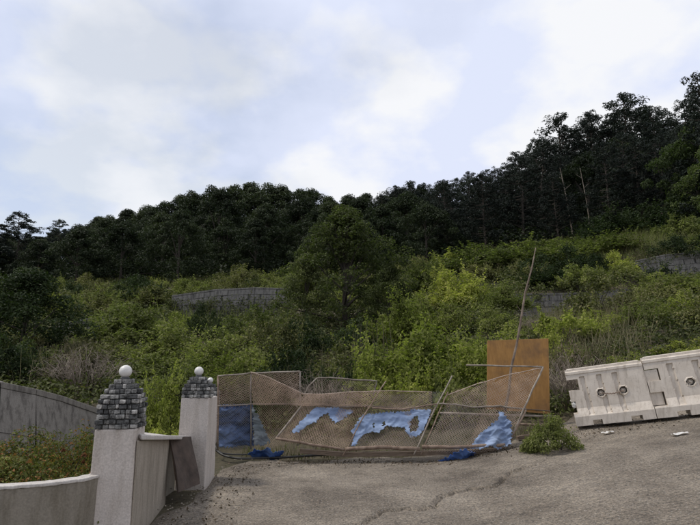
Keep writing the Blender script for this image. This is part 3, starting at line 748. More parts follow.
# ------------------------------------------------------------------ gate pillars
def pillar(label, x0, x1, y0, y1, ztop, zst, cap_rows, group, gl=.062, zb=-.25, taper=.02, rot=0, hy=None):
    cx, cy = (x0+x1)/2, (y0+y1)/2
    o = thing('gate_pillar', label, 'pillar', (cx, cy, 0), group); o.rotation_euler.z = rot
    mb = MB(); t = taper
    # subdivided, slightly uneven shaft
    nz = 6; vs = []; fs = []
    for k in range(nz+1):
        z = zb+(ztop-zb)*k/nz; e = t*(1-k/nz)
        for (x, y) in ((x0-e, y0-e), ((x0+x1)/2, y0-e), (x1+e*.3, y0-e), (x1+e*.3, cy), (x1+e*.3, y1+e), ((x0+x1)/2, y1+e), (x0-e, y1+e), (x0-e, cy)):
            vs.append((x+random.uniform(-.003, .003), y+random.uniform(-.003, .003), z))
    for k in range(nz):
        for i in range(8): j = (i+1) % 8; fs.append((k*8+i, k*8+j, (k+1)*8+j, (k+1)*8+i))
    fs.append(tuple(nz*8+i for i in range(8)))
    mb.add(vs, fs); build('shaft', mb, M['white'], o, bevel=.012)
    # stone-clad head: courses step in towards the top
    hy = hy or (y0, y1); cy = (hy[0]+hy[1])/2; w, d = x1-x0, hy[1]-hy[0]; rows = cap_rows; hrow = (zst-ztop)/len(rows); core = MB()
    for k, fr in enumerate(rows):
        hw, hd = w/2*fr, d/2*fr; zc = ztop+hrow*(k+.5)
        core.box((cx, cy, zc), (2*hw-.05, 2*hd-.05, hrow+.001))
        for side in range(4):
            L = 2*(hw if side % 2 == 0 else hd); n = max(2, int(round(L/.066)))+random.choice((-1, 0, 0, 1)); cut = [0]+[i_/n+random.uniform(-.22, .22)/n for i_ in range(1, n)]+[1]
            for i in range(n):
                if side % 2 == 1 and (i == 0 or i == n-1): continue
                c = -L/2+L*(cut[i]+cut[i+1])/2; pr = random.uniform(-.014, .026)
                b = MB(); sw = L*(cut[i+1]-cut[i])-.005; sh_ = hrow-random.uniform(.004, .011)
                sx_, sy_ = (sw, .045) if side % 2 == 0 else (.045, sw)
                px_ = cx+(c if side % 2 == 0 else (hw-.02+pr)*(1 if side == 1 else -1))
                py_ = cy+(c if side % 2 == 1 else (hd-.02+pr)*(-1 if side == 0 else 1))
                b.box((px_, py_, zc+random.uniform(-.003, .003)), (sx_, sy_, sh_), Matrix.Rotation(random.uniform(-.08, .08), 3, 'Z') @ Matrix.Rotation(random.uniform(-.06, .06), 3, 'Y'))
                build('stone', b, M['stone'], o, bevel=.006)
    build('core', core, M['mortar'], o)
    b = MB(); b.tube([(cx, cy, zst-.01), (cx, cy, zst+.012), (cx, cy, zst+.025)], [.045, .045, .028], 12); build('lamp_base', b, M['metal_cap'], o)
    b = MB(); b.ball((cx, cy, zst+.02+gl*.9), gl, 24, 16); build('globe', b, M['globe'], o, smooth=True)
    return o
ROWS1 = [1.0, 1.02, .99, 1.0, 1.01, 1.0, .92, .80, .62, .42]
z1 = row_z(118, 429, 5.3); z1t = row_z(118, 379, 5.45)
pillar('nearest gate pillar, tall dark stone head with a white globe, left of the low wall link', -2.262-.188, -2.262+.188, 5.454-.19, 5.454+.19, z1, z1t, ROWS1, 'gate pillars with globes', .062, rot=R(8.2))
z2 = row_z(195, 398, 7.7); z2t = row_z(199, 376.5, 7.95)
pillar('second gate pillar, white with a short stone head, beside the fallen fence', -2.38, -1.99, 7.7, 8.2, z2, z2t, [1.0, 1.0, 1.0, .9, .72, .58], 'gate pillars with globes', .064, hy=(7.705, 7.95))
x3 = P(210.5, 384, 11).x
pillar('farthest gate pillar, only its stone head and small globe showing behind the second', x3-.17, x3+.17, 10.8, 11.15, row_z(209, 401, 11), row_z(209, 384, 11), [1.0, 1.0, 1.0, .85, .55], 'gate pillars with globes', .058, zb=-.1, taper=.0)

# low curved wall at the front left
def strip_wall(name, label, line, ztop, zb, thick, matw, matc, coph=.035, over=.02):
    o = thing(name, label, 'wall', (line[0][0], line[0][1], 0)); body = MB(); cop = MB(); n = len(line)
    L = [Vector((p[0], p[1], 0)) for p in line]; nr = []
    for i in range(n):
        t = (L[min(i+1, n-1)]-L[max(0, i-1)]).normalized(); nr.append(Vector((-t.y, t.x, 0)))
    zt = ztop if isinstance(ztop, list) else [ztop]*n
    def sec(mb, i0, off0, off1, z0, z1):
        vs = []; fs = []
        for i in range(n):
            for (of, z) in ((off0, z0[i]), (off1, z0[i]), (off1, z1[i]), (off0, z1[i])):
                q = L[i]+nr[i]*of; vs.append((q.x, q.y, z+(random.uniform(-.003, .003) if z > 0 else 0)))
        for i in range(n-1):
            for k in range(4): k2 = (k+1) % 4; fs.append((i*4+k, (i+1)*4+k, (i+1)*4+k2, i*4+k2))
        fs.append((3, 2, 1, 0)); fs.append(tuple((n-1)*4+k for k in range(4))); mb.add(vs, fs)
    sec(body, 0, 0, thick, [zb]*n, [z-coph for z in zt]); sec(cop, 0, -over, thick+over, [z-coph+.001 for z in zt], zt)
    build('wall_face', body, matw, o); build('coping', cop, matc, o, bevel=.008)
    return o
pts = []
ctrl = [(-160, 486), (-80, 487.5), (0, 486.5), (50, 482.5), (85, 478), (108, 472)]
for k in range(34):
    t = k/33*(len(ctrl)-1); i = min(len(ctrl)-2, int(t)); fr = t-i
    p = G(ctrl[i][0]*(1-fr)+ctrl[i+1][0]*fr, ctrl[i][1]*(1-fr)+ctrl[i+1][1]*fr, .60); pts.append(p)
sm = [pts[0]]+[(pts[i-1]+pts[i]*2+pts[i+1])/4 for i in range(1, len(pts)-1)]+[pts[-1]]
strip_wall('low_wall', 'low curved cement wall with a pale rounded coping at the bottom left corner', sm, .60, -.3, .11, M['low'], M['coping'], .03, .012)

# link wall between the first two pillars, its opening and the rusty plate
o = thing('link_wall', 'low stained wall with a thick coping joining the first two gate pillars', 'wall', (-2.2, 6.2, 0))
A = Vector((-2.028, 5.315, 0)); B = Vector((-2.265, 6.95, 0)); C2 = Vector((-2.26, 7.67, 0)); za, zb_, zc = .945, .735, .645
mb = MB(); tk = Vector((-.18, 0, 0))
def zz(v, z): return Vector((v.x, v.y, z))
mb.hexa([zz(A, -.3), zz(B, -.3), zz(B+tk, -.3), zz(A+tk*0-Vector((.02, 0, 0)), -.3), zz(A, za-.05), zz(B, zb_-.05), zz(B+tk, zb_-.05), zz(A-Vector((.02, 0, 0)), za-.05)])
build('wall_face', mb, M['side'], o, bevel=.01)
mb = MB(); B3 = B+Vector((-.13, 0, 0)); C3 = C2+Vector((-.13, 0, 0))
mb.hexa([zz(B3, -.3), zz(C3, -.3), zz(C3+tk, -.3), zz(B3+tk*.3, -.3), zz(B3, zb_-.052), zz(C3, zc-.05), zz(C3+tk, zc-.05), zz(B3+tk*.3, zb_-.052)])
build('recessed_wall', mb, M['low'], o)
mb = MB(); ov = Vector((.03, 0, 0)); ob = Vector((-.22, 0, 0))
mb.hexa([zz(A+ov, za-.049), zz(C2+ov, zc-.049), zz(C2+ob, zc-.049), zz(A+ov*.2+Vector((0, .35, 0))+ob, za-.049), zz(A+ov, za), zz(C2+ov, zc), zz(C2+ob, zc), zz(A+ov*.2+Vector((0, .35, 0))+ob, za)])
build('coping', mb, M['coping'], o, bevel=.012)

o = thing('rusty_plate', 'dark brown rusty plate leaning against the wall just before the second pillar', 'metal plate', tuple(G(185, 490, 0)))
a, b, c, d = P(177, 493, 6.75), P(198, 484.5, 7.25), P(191, 436.5, 7.5), P(169.5, 439, 6.98)
mb = MB(); n_ = 8; nm = (b-a).cross(d-a).normalized()*.018; vs = []; fs = []
for s_ in range(2):
    for j in range(n_+1):
        for i in range(n_+1):
            p = a.lerp(b, i/n_).lerp(d.lerp(c, i/n_), j/n_)+nm*s_+nm*.9*math.sin(i*.9+j*.5); vs.append(p)
N1 = (n_+1)**2
for j in range(n_):
    for i in range(n_):
        q = j*(n_+1)+i; fs.append((q, q+1, q+n_+2, q+n_+1)); fs.append((N1+q+n_+1, N1+q+n_+2, N1+q+1, N1+q))
for i in range(n_):
    for (p, q) in ((i, i+1), (n_*(n_+1)+i+1, n_*(n_+1)+i)): fs.append((q, p, N1+p, N1+q))
    for (p, q) in (((i+1)*(n_+1), i*(n_+1)), (i*(n_+1)+n_, (i+1)*(n_+1)+n_)): fs.append((q, p, N1+p, N1+q))
mb.add(vs, fs); build('plate', mb, M['rustplate'], o)
mb = MB()
for t in (.12, .88):
    mb.tube([a.lerp(b, t)-nm*1.2, d.lerp(c, t)-nm*1.2], .012, 5)
build('edge_bar', mb, M['rustpipe'], o)

# flower bed behind the low wall
AZ = shrub(350, Wd=1.5, H=.75, ncl=46, npl=170, lsz=.036, mat='lazalea', ragged=.10, stems=16)
for px, row, y, sx, lab in [(-25, 437, 5.9, 1.2, 'azalea bush cut by the left edge, behind the low curved wall'),
                            (12, 432, 6.6, 1.2, 'leftmost azalea bush fully inside the bed behind the low wall'),
                            (52, 424, 6.7, 1.25, 'tallest azalea bush in the middle of the bed'),
                            (68, 430, 6.5, .68, 'reddish azalea bush against the nearest pillar'),
                            (38, 446, 5.7, 1.1, 'low azalea bush just over the coping of the curved wall')]:
    p = P(px, row, y); s = (p.z+.02)/.79
    place_tree(AZ, p.x, y, s, 'azalea_bush', lab, 'azalea', 'azaleas in the bed behind the low wall', sx=sx/s*.95, parts=('stems', 'foliage'), z=0)
fl = []
rng = np.random.default_rng(5)
for px, row in [(84, 455), (83, 462), (63, 450), (30, 455)]:
    p = P(px, row, 5.75); fl.append(clump(tuple(p), .022, 22, .03, 1, .2))
v, f = cat(fl, .8); tag(link('azalea_blossom', mesh_np('azalea_blossom', v, f, M['petal'])), 'scattered small red azalea blossoms over the bushes of the bed', 'flowers', kind='stuff')

# ------------------------------------------------------------------ orange board, pole, junk behind
yb = 10.55
o = thing('orange_board', 'upright orange plywood board standing behind the right end of the fallen fence', 'board', tuple(P(518, 414, yb)))
a, b, c, d = P(487, 409, yb+.02), P(550, 414, yb), P(548.5, 338.5, yb+.22), P(487.5, 340.5, yb+.24)
mb = MB(); th_ = Vector((0, .028, 0)); mb.hexa([a, b, b+th_, a+th_, d, c, c+th_, d+th_]); build('panel', mb, M['board'], o, bevel=.004)
mb = MB()
for t in (.06, .94):
    q0 = a.lerp(b, t)+Vector((0, .055, 0)); q1 = d.lerp(c, t)+Vector((0, .055, -.02)); mb.tube([q0, q1], .025, 4)
build('batten', mb, M['wood'], o)
mb = MB(); mb.tube([a.lerp(d, .04)+Vector((0, -.012, 0)), b.lerp(c, .04)+Vector((0, -.012, 0))], .012, 4); build('bottom_strip', mb, M['wood'], o)
o = thing('leaning_pole', 'thin crooked pole leaning up in front of the orange board', 'pole', tuple(P(503, 418, 10.2)))
mb = MB(); pp = [P(503, 420, 10.15), P(508, 392, 10.2), P(512, 368, 10.25), P(516, 345, 10.3), P(521, 318, 10.35), P(526, 292, 10.4), P(531, 268, 10.45), P(536, 248, 10.5)]
mb.tube([p+Vector((.018*math.sin(i*2.3), 0, 0)) for i, p in enumerate(pp)], [.026, .026, .025, .022, .022, .018, .015, .008], 7); build('shaft', mb, M['polewood'], o, smooth=True)
mb = MB()
for t, dx, dz in ((.45, .12, .16), (.6, -.10, .16), (.72, .08, .13), (.85, -.05, .1)):
    i = int(t*7); q = pp[i].lerp(pp[i+1], t*7-i); mb.tube([q, q+Vector((dx, 0, dz))], [.008, .003], 5)
build('twig', mb, M['polewood'], o)

def pipes(name, label, lines, r, mat, cat='pipe', wob=0):
    p0 = lines[0][0]; o = thing(name, label, cat, tuple(p0))
    for ln in lines:
        mb = MB(); mb.tube(ln, r, 8); build('pipe', mb, mat, o, smooth=True)
    return o
pipes('loose_pipe', 'pale steel pipe lying behind the fence at the foot of the orange board', [[P(440, 413, 10.1), P(500, 415, 10.15), P(556, 416.5, 10.2)]], .02, M['pipe'])
pipes('loose_pipe', 'dark rusty pipe on the ground below the orange board', [[P(515, 424, 10.0), P(558, 425.5, 10.0)]], .022, M['rustpipe'])
o = thing('timber_offcut', 'old timber offcut lying under the orange board', 'timber', tuple(P(535, 430, 10)))
mb = MB(); q = P(536, 428, 10); q.z = tz(q.x, q.y)+.04; mb.box(q, (.75, .10, .06), Matrix.Rotation(.12, 3, 'Z') @ Matrix.Rotation(-.12, 3, 'Y')); build('beam', mb, M['wood'], o, bevel=.005)

# ------------------------------------------------------------------ fallen chain-link fence
def surf(c, sag=None, seed=0):
    bl, br, tr, tl = c
    def f(u, v):
        p = bl.lerp(br, u).lerp(tl.lerp(tr, u), v)
        w = .022*math.sin(u*7+seed)*math.sin(v*4+seed*1.7)+.012*math.sin(u*15+v*9+seed)
        p = p+Vector((0, -w, w*.6))
        if sag: p = p+sag(u, v)
        return p
    return f
def mesh_wires(f, Lu, Lv, pitch=.055, r=.0022, keep=None, jit=.004):
    mb = MB(); rd = random.Random(int(Lu*1000)); step = .07
    V = []; Fc = []
    def wire(pts):
        if len(pts) < 2: return
        b = len(mb.v); 
        for i, p in enumerate(pts):
            t = (pts[min(i+1, len(pts)-1)]-pts[max(0, i-1)]).normalized(); a = t.orthogonal().normalized(); w = t.cross(a)
            for k in range(3):
                an = 2.094*k; q = p+(a*math.cos(an)+w*math.sin(an))*r; mb.v.append((q.x, q.y, q.z))
        for i in range(len(pts)-1):
            for k in range(3):
                k2 = (k+1) % 3; mb.f.append((b+i*3+k, b+i*3+k2, b+(i+1)*3+k2, b+(i+1)*3+k))
    tot = Lu+Lv
    for sg in (1, -1):
        s = pitch*.5
        while s < tot:
            # line  x = s - y   (sg=1)   or mirrored
            y0 = max(0, s-Lu); y1 = min(Lv, s); n = max(2, int((y1-y0)/step)+1); pts = []
            for i in range(n+1):
                y = y0+(y1-y0)*i/n; x = s-y
                if sg < 0: x = Lu-x
                u, v = min(1, max(0, x/Lu)), y/Lv
                if keep and not keep(u, v):
                    wire(pts); pts = []; continue
                pts.append(f(u, v)+Vector((rd.uniform(-jit, jit), rd.uniform(-jit, jit), rd.uniform(-jit, jit))))
            wire(pts); s += pitch*1.0
    return mb
def bar(parent, name, pts, r=.019, mat='pipe', wob=.006):
    out = []
    for a, b in zip(pts[:-1], pts[1:]):
        for k in range(4): out.append(a.lerp(b, k/4)+Vector((random.uniform(-wob, wob), 0, random.uniform(-wob, wob))))
    out.append(pts[-1]); mb = MB(); mb.tube(out, r, 7); return build(name, mb, M[mat], parent, smooth=True)
def wires(parent, mb, mat='wire', name='wire_mesh'):
    o = build(name, mb, M[mat], parent); o['kind'] = 'stuff'; return o

# left upright panel
o = thing('fence_panel', 'upright chain-link panel with grey posts beside the second pillar', 'fence', tuple(G(217, 452, 0)), 'chain-link fence panels')
c = [P(218, 450, 9.75), P(300, 444, 10.15), P(300, 371.5, 10.15), P(218, 376, 9.75)]
wires(o, mesh_wires(surf(c, seed=1), 1.6, 1.35, .045, .0022, keep=lambda u, v: v > .55 or u > .45), 'wirerust'); wires(o, mesh_wires(surf(c, seed=1), 1.6, 1.35, .045, .0018, keep=lambda u, v: v <= .58 and u <= .47), 'wiregrey')
wires(o, mesh_wires(surf([q+Vector((.02, .05, .015)) for q in c], seed=2), .66*1.6*.65, 1.35, .045, .0022, keep=lambda u, v: v > .6), 'wire')
bar(o, 'rail', [c[3], P(250, 373.5, 9.9), c[2]], .016)
bar(o, 'post', [c[1], c[2]], .016); bar(o, 'post', [P(251, 449, 9.88), P(251, 374, 9.9)], .014); bar(o, 'post', [c[0], c[3]], .018, 'rustpipe')
bar(o, 'rail', [P(218, 406, 9.72), P(253, 404, 9.85), P(300, 404.5, 10.05)], .012)

# collapsed strip of rust-coloured mesh that sags between the panels
o = thing('wire_netting', 'rust-brown netting sagging in a loose fold along the top of the fallen fence', 'netting', tuple(G(330, 450, 0)))
tops = [(251, 372), (268, 377), (285, 385), (303, 394), (325, 394), (350, 392), (380, 391), (400, 391), (432, 392)]
bots = [(253, 405), (268, 405), (285, 405), (303, 406), (325, 406), (350, 406), (380, 408), (400, 410), (432, 411)]
def foldf(dy, k):
    def f(u, v):
        t = u*(len(tops)-1); i = min(len(tops)-2, int(t)); fr = t-i
        a = (tops[i][0]*(1-fr)+tops[i+1][0]*fr, tops[i][1]*(1-fr)+tops[i+1][1]*fr); b = (bots[i][0]*(1-fr)+bots[i+1][0]*fr, bots[i][1]*(1-fr)+bots[i+1][1]*fr)
        px = b[0]*(1-v)+a[0]*v; py = b[1]*(1-v)+a[1]*v
        return P(px, py, 9.75+dy+.05*math.sin(u*23+k)*math.sin(v*3+k)+.12*v)
    return f
for dy, k, uu in ((0, 0, 3.2), (-.06, 2, 3.2), (.07, 4, 3.2)):
    wires(o, mesh_wires(foldf(dy, k), 3.25, .36, .042, .0026, keep=(lambda u, v: True) if k != 2 else (lambda u, v: u < .72)), 'wirerust')
bar(o, 'selvage', [P(*tops[i], 9.87) for i in range(len(tops))], .007, 'wire', .004)

# small bent frame behind
o = thing('bent_frame', 'small bent pipe frame standing behind the middle of the fallen fence', 'frame', tuple(P(340, 400, 10.6)))
bar(o, 'pipe', [P(303, 398, 10.5), P(309, 386, 10.5), P(317, 378, 10.5), P(330, 377.5, 10.5), P(352, 379.5, 10.55), P(377, 381, 10.6), P(373, 396, 10.6)], .014, 'pipe', .004)
wires(o, mesh_wires(surf([P(303, 400, 10.5), P(374, 400, 10.6), P(376, 381, 10.6), P(316, 379, 10.5)], seed=3), 1.3, .4, .05, .002), 'wire')

# panel A: low, leaning back
def quad(bl, br, tr, tl, y0, y1): return [P(*bl, y0), P(*br, y0), P(*tr, y1), P(*tl, y1)]
FY0, FY1 = 9.35, 9.85
o = thing('fence_panel', 'chain-link panel lying slanted at the left with a torn blue tarp on it', 'fence', tuple(G(310, 450, 0)), 'chain-link fence panels')
qa = quad((276, 439), (345, 450), (372, 406), (303, 404), FY0, FY1)
wires(o, mesh_wires(surf(qa, seed=4), 1.35, .85, .048, .0024), 'wirerust'); wires(o, mesh_wires(surf([p+Vector((0, .06, .02)) for p in qa], seed=5), 1.35, .85, .05, .0022), 'wire')
bar(o, 'post', [qa[0], qa[3]], .016); bar(o, 'rail', [qa[3], P(340, 407, FY1), qa[2], P(432, 411, FY1)], .014)
bar(o, 'bottom_rail', [qa[0]+Vector((0, 0, .01)), P(310, 444, FY0-.02), qa[1]], .022, 'rustpipe')
# panel B
o = thing('fence_panel', 'middle chain-link panel leaning to the right with the widest blue tarp', 'fence', tuple(G(390, 452, 0)), 'chain-link fence panels')
qb = quad((346, 450), (416, 451), (452, 376), (386, 381), FY0, 10.1)
wires(o, mesh_wires(surf(qb, seed=6), 1.3, 1.5, .048, .0023, keep=lambda u, v: v < .62+.05*math.sin(u*5)), 'wire')
wires(o, mesh_wires(surf([p+Vector((0, .07, -.01)) for p in qb], seed=7), 1.3, 1.5, .052, .0020, keep=lambda u, v: v < .80), 'wiregrey')
bar(o, 'post', [P(343, 456, FY0-.05), P(366, 412, 9.6), qb[3]], .011, 'rustpipe')
bar(o, 'post', [P(414, 455, FY0-.06), P(434, 411, 9.65), P(452, 376, 10.1)], .013, 'pipe')
bar(o, 'bottom_rail', [qb[0]+Vector((0, -.02, .01)), P(380, 447, FY0), P(420, 449, FY0)], .032, 'rustpipe', .008)
bar(o, 'rail', [P(372, 408, 9.68), P(400, 409.5, 9.7), P(437, 404, 9.7)], .012, 'rustpipe')
# panel C
o = thing('fence_panel', 'rightmost chain-link panel leaning in front of the orange board', 'fence', tuple(G(470, 455, 0)), 'chain-link fence panels')
qc = quad((423, 452), (504, 452), (543, 367), (466, 365), FY0, 10.1)
diag = lambda u, v: v < .66+.36*u+.02*math.sin(u*20)
wires(o, mesh_wires(surf(qc, seed=8), 1.45, 1.6, .048, .0023, keep=diag), 'wire')
wires(o, mesh_wires(surf([p+Vector((0, .08, .02)) for p in qc], seed=9), 1.45, 1.6, .05, .0021, keep=lambda u, v: diag(u, v) and (v > .45 or u > .5)), 'wirerust')
bar(o, 'post', [P(421, 455, FY0-.03), P(441, 407, 9.7), P(448, 392, 9.8)], .012, 'rustpipe')
bar(o, 'top_rail', [qc[3], qc[2]], .016)
bar(o, 'post', [P(503, 460, FY0-.05), P(522, 412, 9.7), qc[2]], .018); bar(o, 'post', [P(508, 446, FY0+.05), P(526, 410, 9.72)], .016, 'rustpipe')
bar(o, 'mid_rail', [P(439, 403.5, 9.7), P(455, 404.5, 9.7), P(472, 407.5, 9.72), P(500, 406, 9.72), P(526, 409, 9.75)], .014)
bar(o, 'bottom_rail', [P(422, 447, FY0), P(460, 447, FY0), P(505, 445, FY0)], .030, 'rustpipe', .008)
bar(o, 'brace', [P(446, 396, 9.83), P(468, 387, 9.93), P(503, 376, 10.03), P(541, 368, 10.08)], .008, 'wire')
wires(o, mesh_wires(surf([p+Vector((0, .17, -.02)) for p in qc], seed=11), 1.45, 1.6, .055, .0021, keep=lambda u, v: v < .5+.1*math.sin(u*6)), 'wiregrey')
# wooden sill under it all
o = thing('timber_beam', 'long weathered timber lying under the bottom edge of the fallen fence', 'timber', tuple(G(400, 455, 0)))
mb = MB()
pl = [P(300, 450, 9.45), P(345, 453.5, 9.42), P(420, 452.5, 9.42), P(506, 449.5, 9.5)]
for a, b in zip(pl[:-1], pl[1:]):
    mb.hexa([a+Vector((0, -.04, -.05)), b+Vector((0, -.04, -.05)), b+Vector((0, .05, -.05)), a+Vector((0, .05, -.05)), a+Vector((0, -.04, .02)), b+Vector((0, -.04, .02)), b+Vector((0, .05, .02)), a+Vector((0, .05, .02))])
build('beam', mb, M['wood'], o)
# hose
def hose(label, pts, r):
    o = thing('hose', label, 'hose', tuple(pts[0])); out = []
    for i in range(len(pts)-1):
        for k in range(5):
            t = k/5; p0, p1, p2, p3 = pts[max(0, i-1)], pts[i], pts[i+1], pts[min(len(pts)-1, i+2)]
            out.append(.5*((2*p1)+(p2-p0)*t+(2*p0-5*p1+4*p2-p3)*t*t+(3*p1-p0-3*p2+p3)*t**3))
    mb = MB(); mb.tube(out, r, 8); build('tube', mb, M['hose'], o, smooth=True)
hose('black hose curving over the ground under the left end of the fence', [G(216, 450, .1), G(224, 455.5, .04), G(240, 458.5, .02), G(262, 458, .02), G(290, 457, .03), G(320, 455, .05), G(345, 454, .06)], .02)
hose('second thin black hose looping up beside the second pillar', [G(214, 432, .35), G(215, 445, .18), G(222, 453, .06), G(245, 454.5, .03), G(275, 452, .06)], .013)

# ------------------------------------------------------------------ tarps
def inside(poly, x, y):
    c = False; j = len(poly)-1
    for i in range(len(poly)):
        xi, yi = poly[i]; xj, yj = poly[j]
        if (yi > y) != (yj > y) and x < (xj-xi)*(y-yi)/(yj-yi)+xi: c = not c
        j = i
    return c
def sheet(name, label, poly, plane, mat, off=.028, amp=.025, step=.6, holes=(), group=None, seed=0, cat='tarpaulin'):
    """torn sheet lying on the plane through three points, its outline `poly`; crumpled in depth"""
    p0, p1, p2 = plane; nrm = (p1-p0).cross(p2-p0).normalized(); nrm = -nrm if nrm.y > 0 else nrm
    xs_ = [p[0] for p in poly]; ys_ = [p[1] for p in poly]; x0, x1, y0, y1 = min(xs_), max(xs_), min(ys_), max(ys_)
    nx = int((x1-x0)/step)+2; ny = int((y1-y0)/step)+2; idx = {}; vs = []; fs = []
    E = Vector((0, 0, EYE))
    def vert(i, j):
        if (i, j) in idx: return idx[(i, j)]
        px, py = x0+i*step, y0+j*step; px += .4*math.sin(j*1.3+seed); py += .35*math.sin(i*1.1+seed)
        d = ray(px, py); t = (p0-E).dot(nrm)/d.dot(nrm); q = E+d*t
        w = mnoise.noise(Vector((px*.09+seed, py*.14, seed)))*1.6-.8*abs(mnoise.noise(Vector((px*.10+py*.17, py*.08-px*.08, seed+3))))-.55*abs(mnoise.noise(Vector((px*.16-py*.22, py*.2+px*.12, seed+6))))+.6+.12*mnoise.noise(Vector((px*.6, py*.6, seed+9)))
        q = q+nrm*(off+amp*(w+.3)); idx[(i, j)] = len(vs); vs.append(q); return idx[(i, j)]
    for j in range(ny):
        for i in range(nx):
            px, py = x0+(i+.5)*step, y0+(j+.5)*step
            ex = 1.4*mnoise.noise(Vector((px*.45, py*.45, seed)))+.6*mnoise.noise(Vector((px*1.7, py*1.1, seed+2))); ey = 1.4*mnoise.noise(Vector((px*.45, py*.45, seed+5)))+.6*mnoise.noise(Vector((px*1.6, py*1.2, seed+7)))
            if inside(poly, px+ex, py+ey) and not any(inside(h, px+ex, py+ey) for h in holes):
                fs.append((vert(i, j), vert(i, j+1), vert(i+1, j+1), vert(i+1, j)))
    c = sum(vs, Vector())/len(vs)
    me = bpy.data.meshes.new(name); me.from_pydata([tuple(v-c) for v in vs], [], fs); me.materials.append(M[mat]); me.update()
    me.polygons.foreach_set('use_smooth', [True]*len(me.polygons))
    o = bpy.data.objects.new(name, me); COL.objects.link(o); o.location = c
    m = o.modifiers.new('thick', 'SOLIDIFY'); m.thickness = .004
    return tag(o, label, cat, group)
GRP = 'blue tarpaulin scraps on the fence'
sheet('blue_tarp', 'pale blue torn tarp shaped like an arch on the left slanted panel', [(291, 434), (299, 424), (310, 414), (315, 409), (330, 409), (342, 409), (353, 412), (351, 415), (343, 420), (335, 425), (331, 420), (327, 414), (322, 417), (316, 423), (306, 428), (298, 433)], (qa[0], qa[1], qa[3]), 'tarp', group=GRP, seed=1)
sheet('blue_tarp', 'widest pale blue torn tarp with ragged lower edge, hanging on the middle panel',
      [(352, 447), (354, 436), (351, 434), (361, 417), (372, 415), (385, 414), (400, 412.5), (415, 411), (431, 410.5), (428, 420), (424, 430), (418, 437), (410, 438), (406, 434), (405, 429), (396, 428), (386, 427), (379, 434), (372, 433), (364, 435), (358, 441), (356, 447)],
      (qb[0], qb[1], qb[3]), 'tarp', group=GRP, seed=2, holes=([(412, 420), (417, 417), (419, 424), (416, 432), (410, 434), (409, 428)], [(372, 428), (374, 423), (375, 430)], [(382, 427), (384, 421), (386, 423), (384, 428)]))
sheet('blue_tarp', 'pale blue tarp piece bunched at the lower right corner of the right panel',
      [(470, 450), (474, 441), (480, 435), (488, 428), (496, 422), (499, 418), (498, 413), (501, 413), (504, 418), (510, 423), (511, 432), (510, 445), (504, 448), (498, 450), (490, 448), (480, 450)], (qc[0], qc[1], qc[3]), 'tarp', group=GRP, seed=3, off=.03, amp=.05)
sheet('blue_tarp', 'deep blue crumpled end of tarp lying on the ground below the right panel',
      [(428, 458), (436, 454), (448, 449), (455, 445), (465, 443), (474, 446), (473, 453), (464, 458), (450, 460.5), (438, 461)], (G(430, 459, .03), G(470, 457, .05), P(460, 446, 9.3)), 'tarpvivid', group=GRP, seed=4, off=.09, amp=.06, step=.7)
sheet('blue_tarp', 'dusky blue tarp hanging behind the netting beside the second pillar',
      [(217, 405), (230, 404.5), (253, 404), (254, 415), (253, 432), (254, 445), (245, 446), (232, 447), (218, 447)], (P(218, 450, 9.86), P(254, 446, 10.0), P(218, 400, 9.86)), 'tarpdark', group=GRP, seed=5, off=-.03, amp=.06)
sheet('blue_tarp', 'bright blue crumpled tarp scrap on the ground at the left end of the fence',
      [(248, 450), (255, 446), (262, 447), (268, 443), (275, 447), (284, 450), (280, 455), (268, 455), (256, 453)], (G(250, 455, .03), G(284, 455, .04), P(266, 444, 9.6)), 'tarpvivid', group=GRP, seed=6, off=.05, amp=.05, step=.7)
sheet('grey_gauze', 'grey translucent-looking net scrap draped beside the dusky blue tarp',
      [(253, 407), (258, 414), (263, 425), (271, 441), (262, 446), (255, 444)], (P(253, 450, 9.8), P(271, 446, 9.8), P(253, 406, 9.8)), 'gauze', seed=7, off=.05, amp=.04, cat='net')

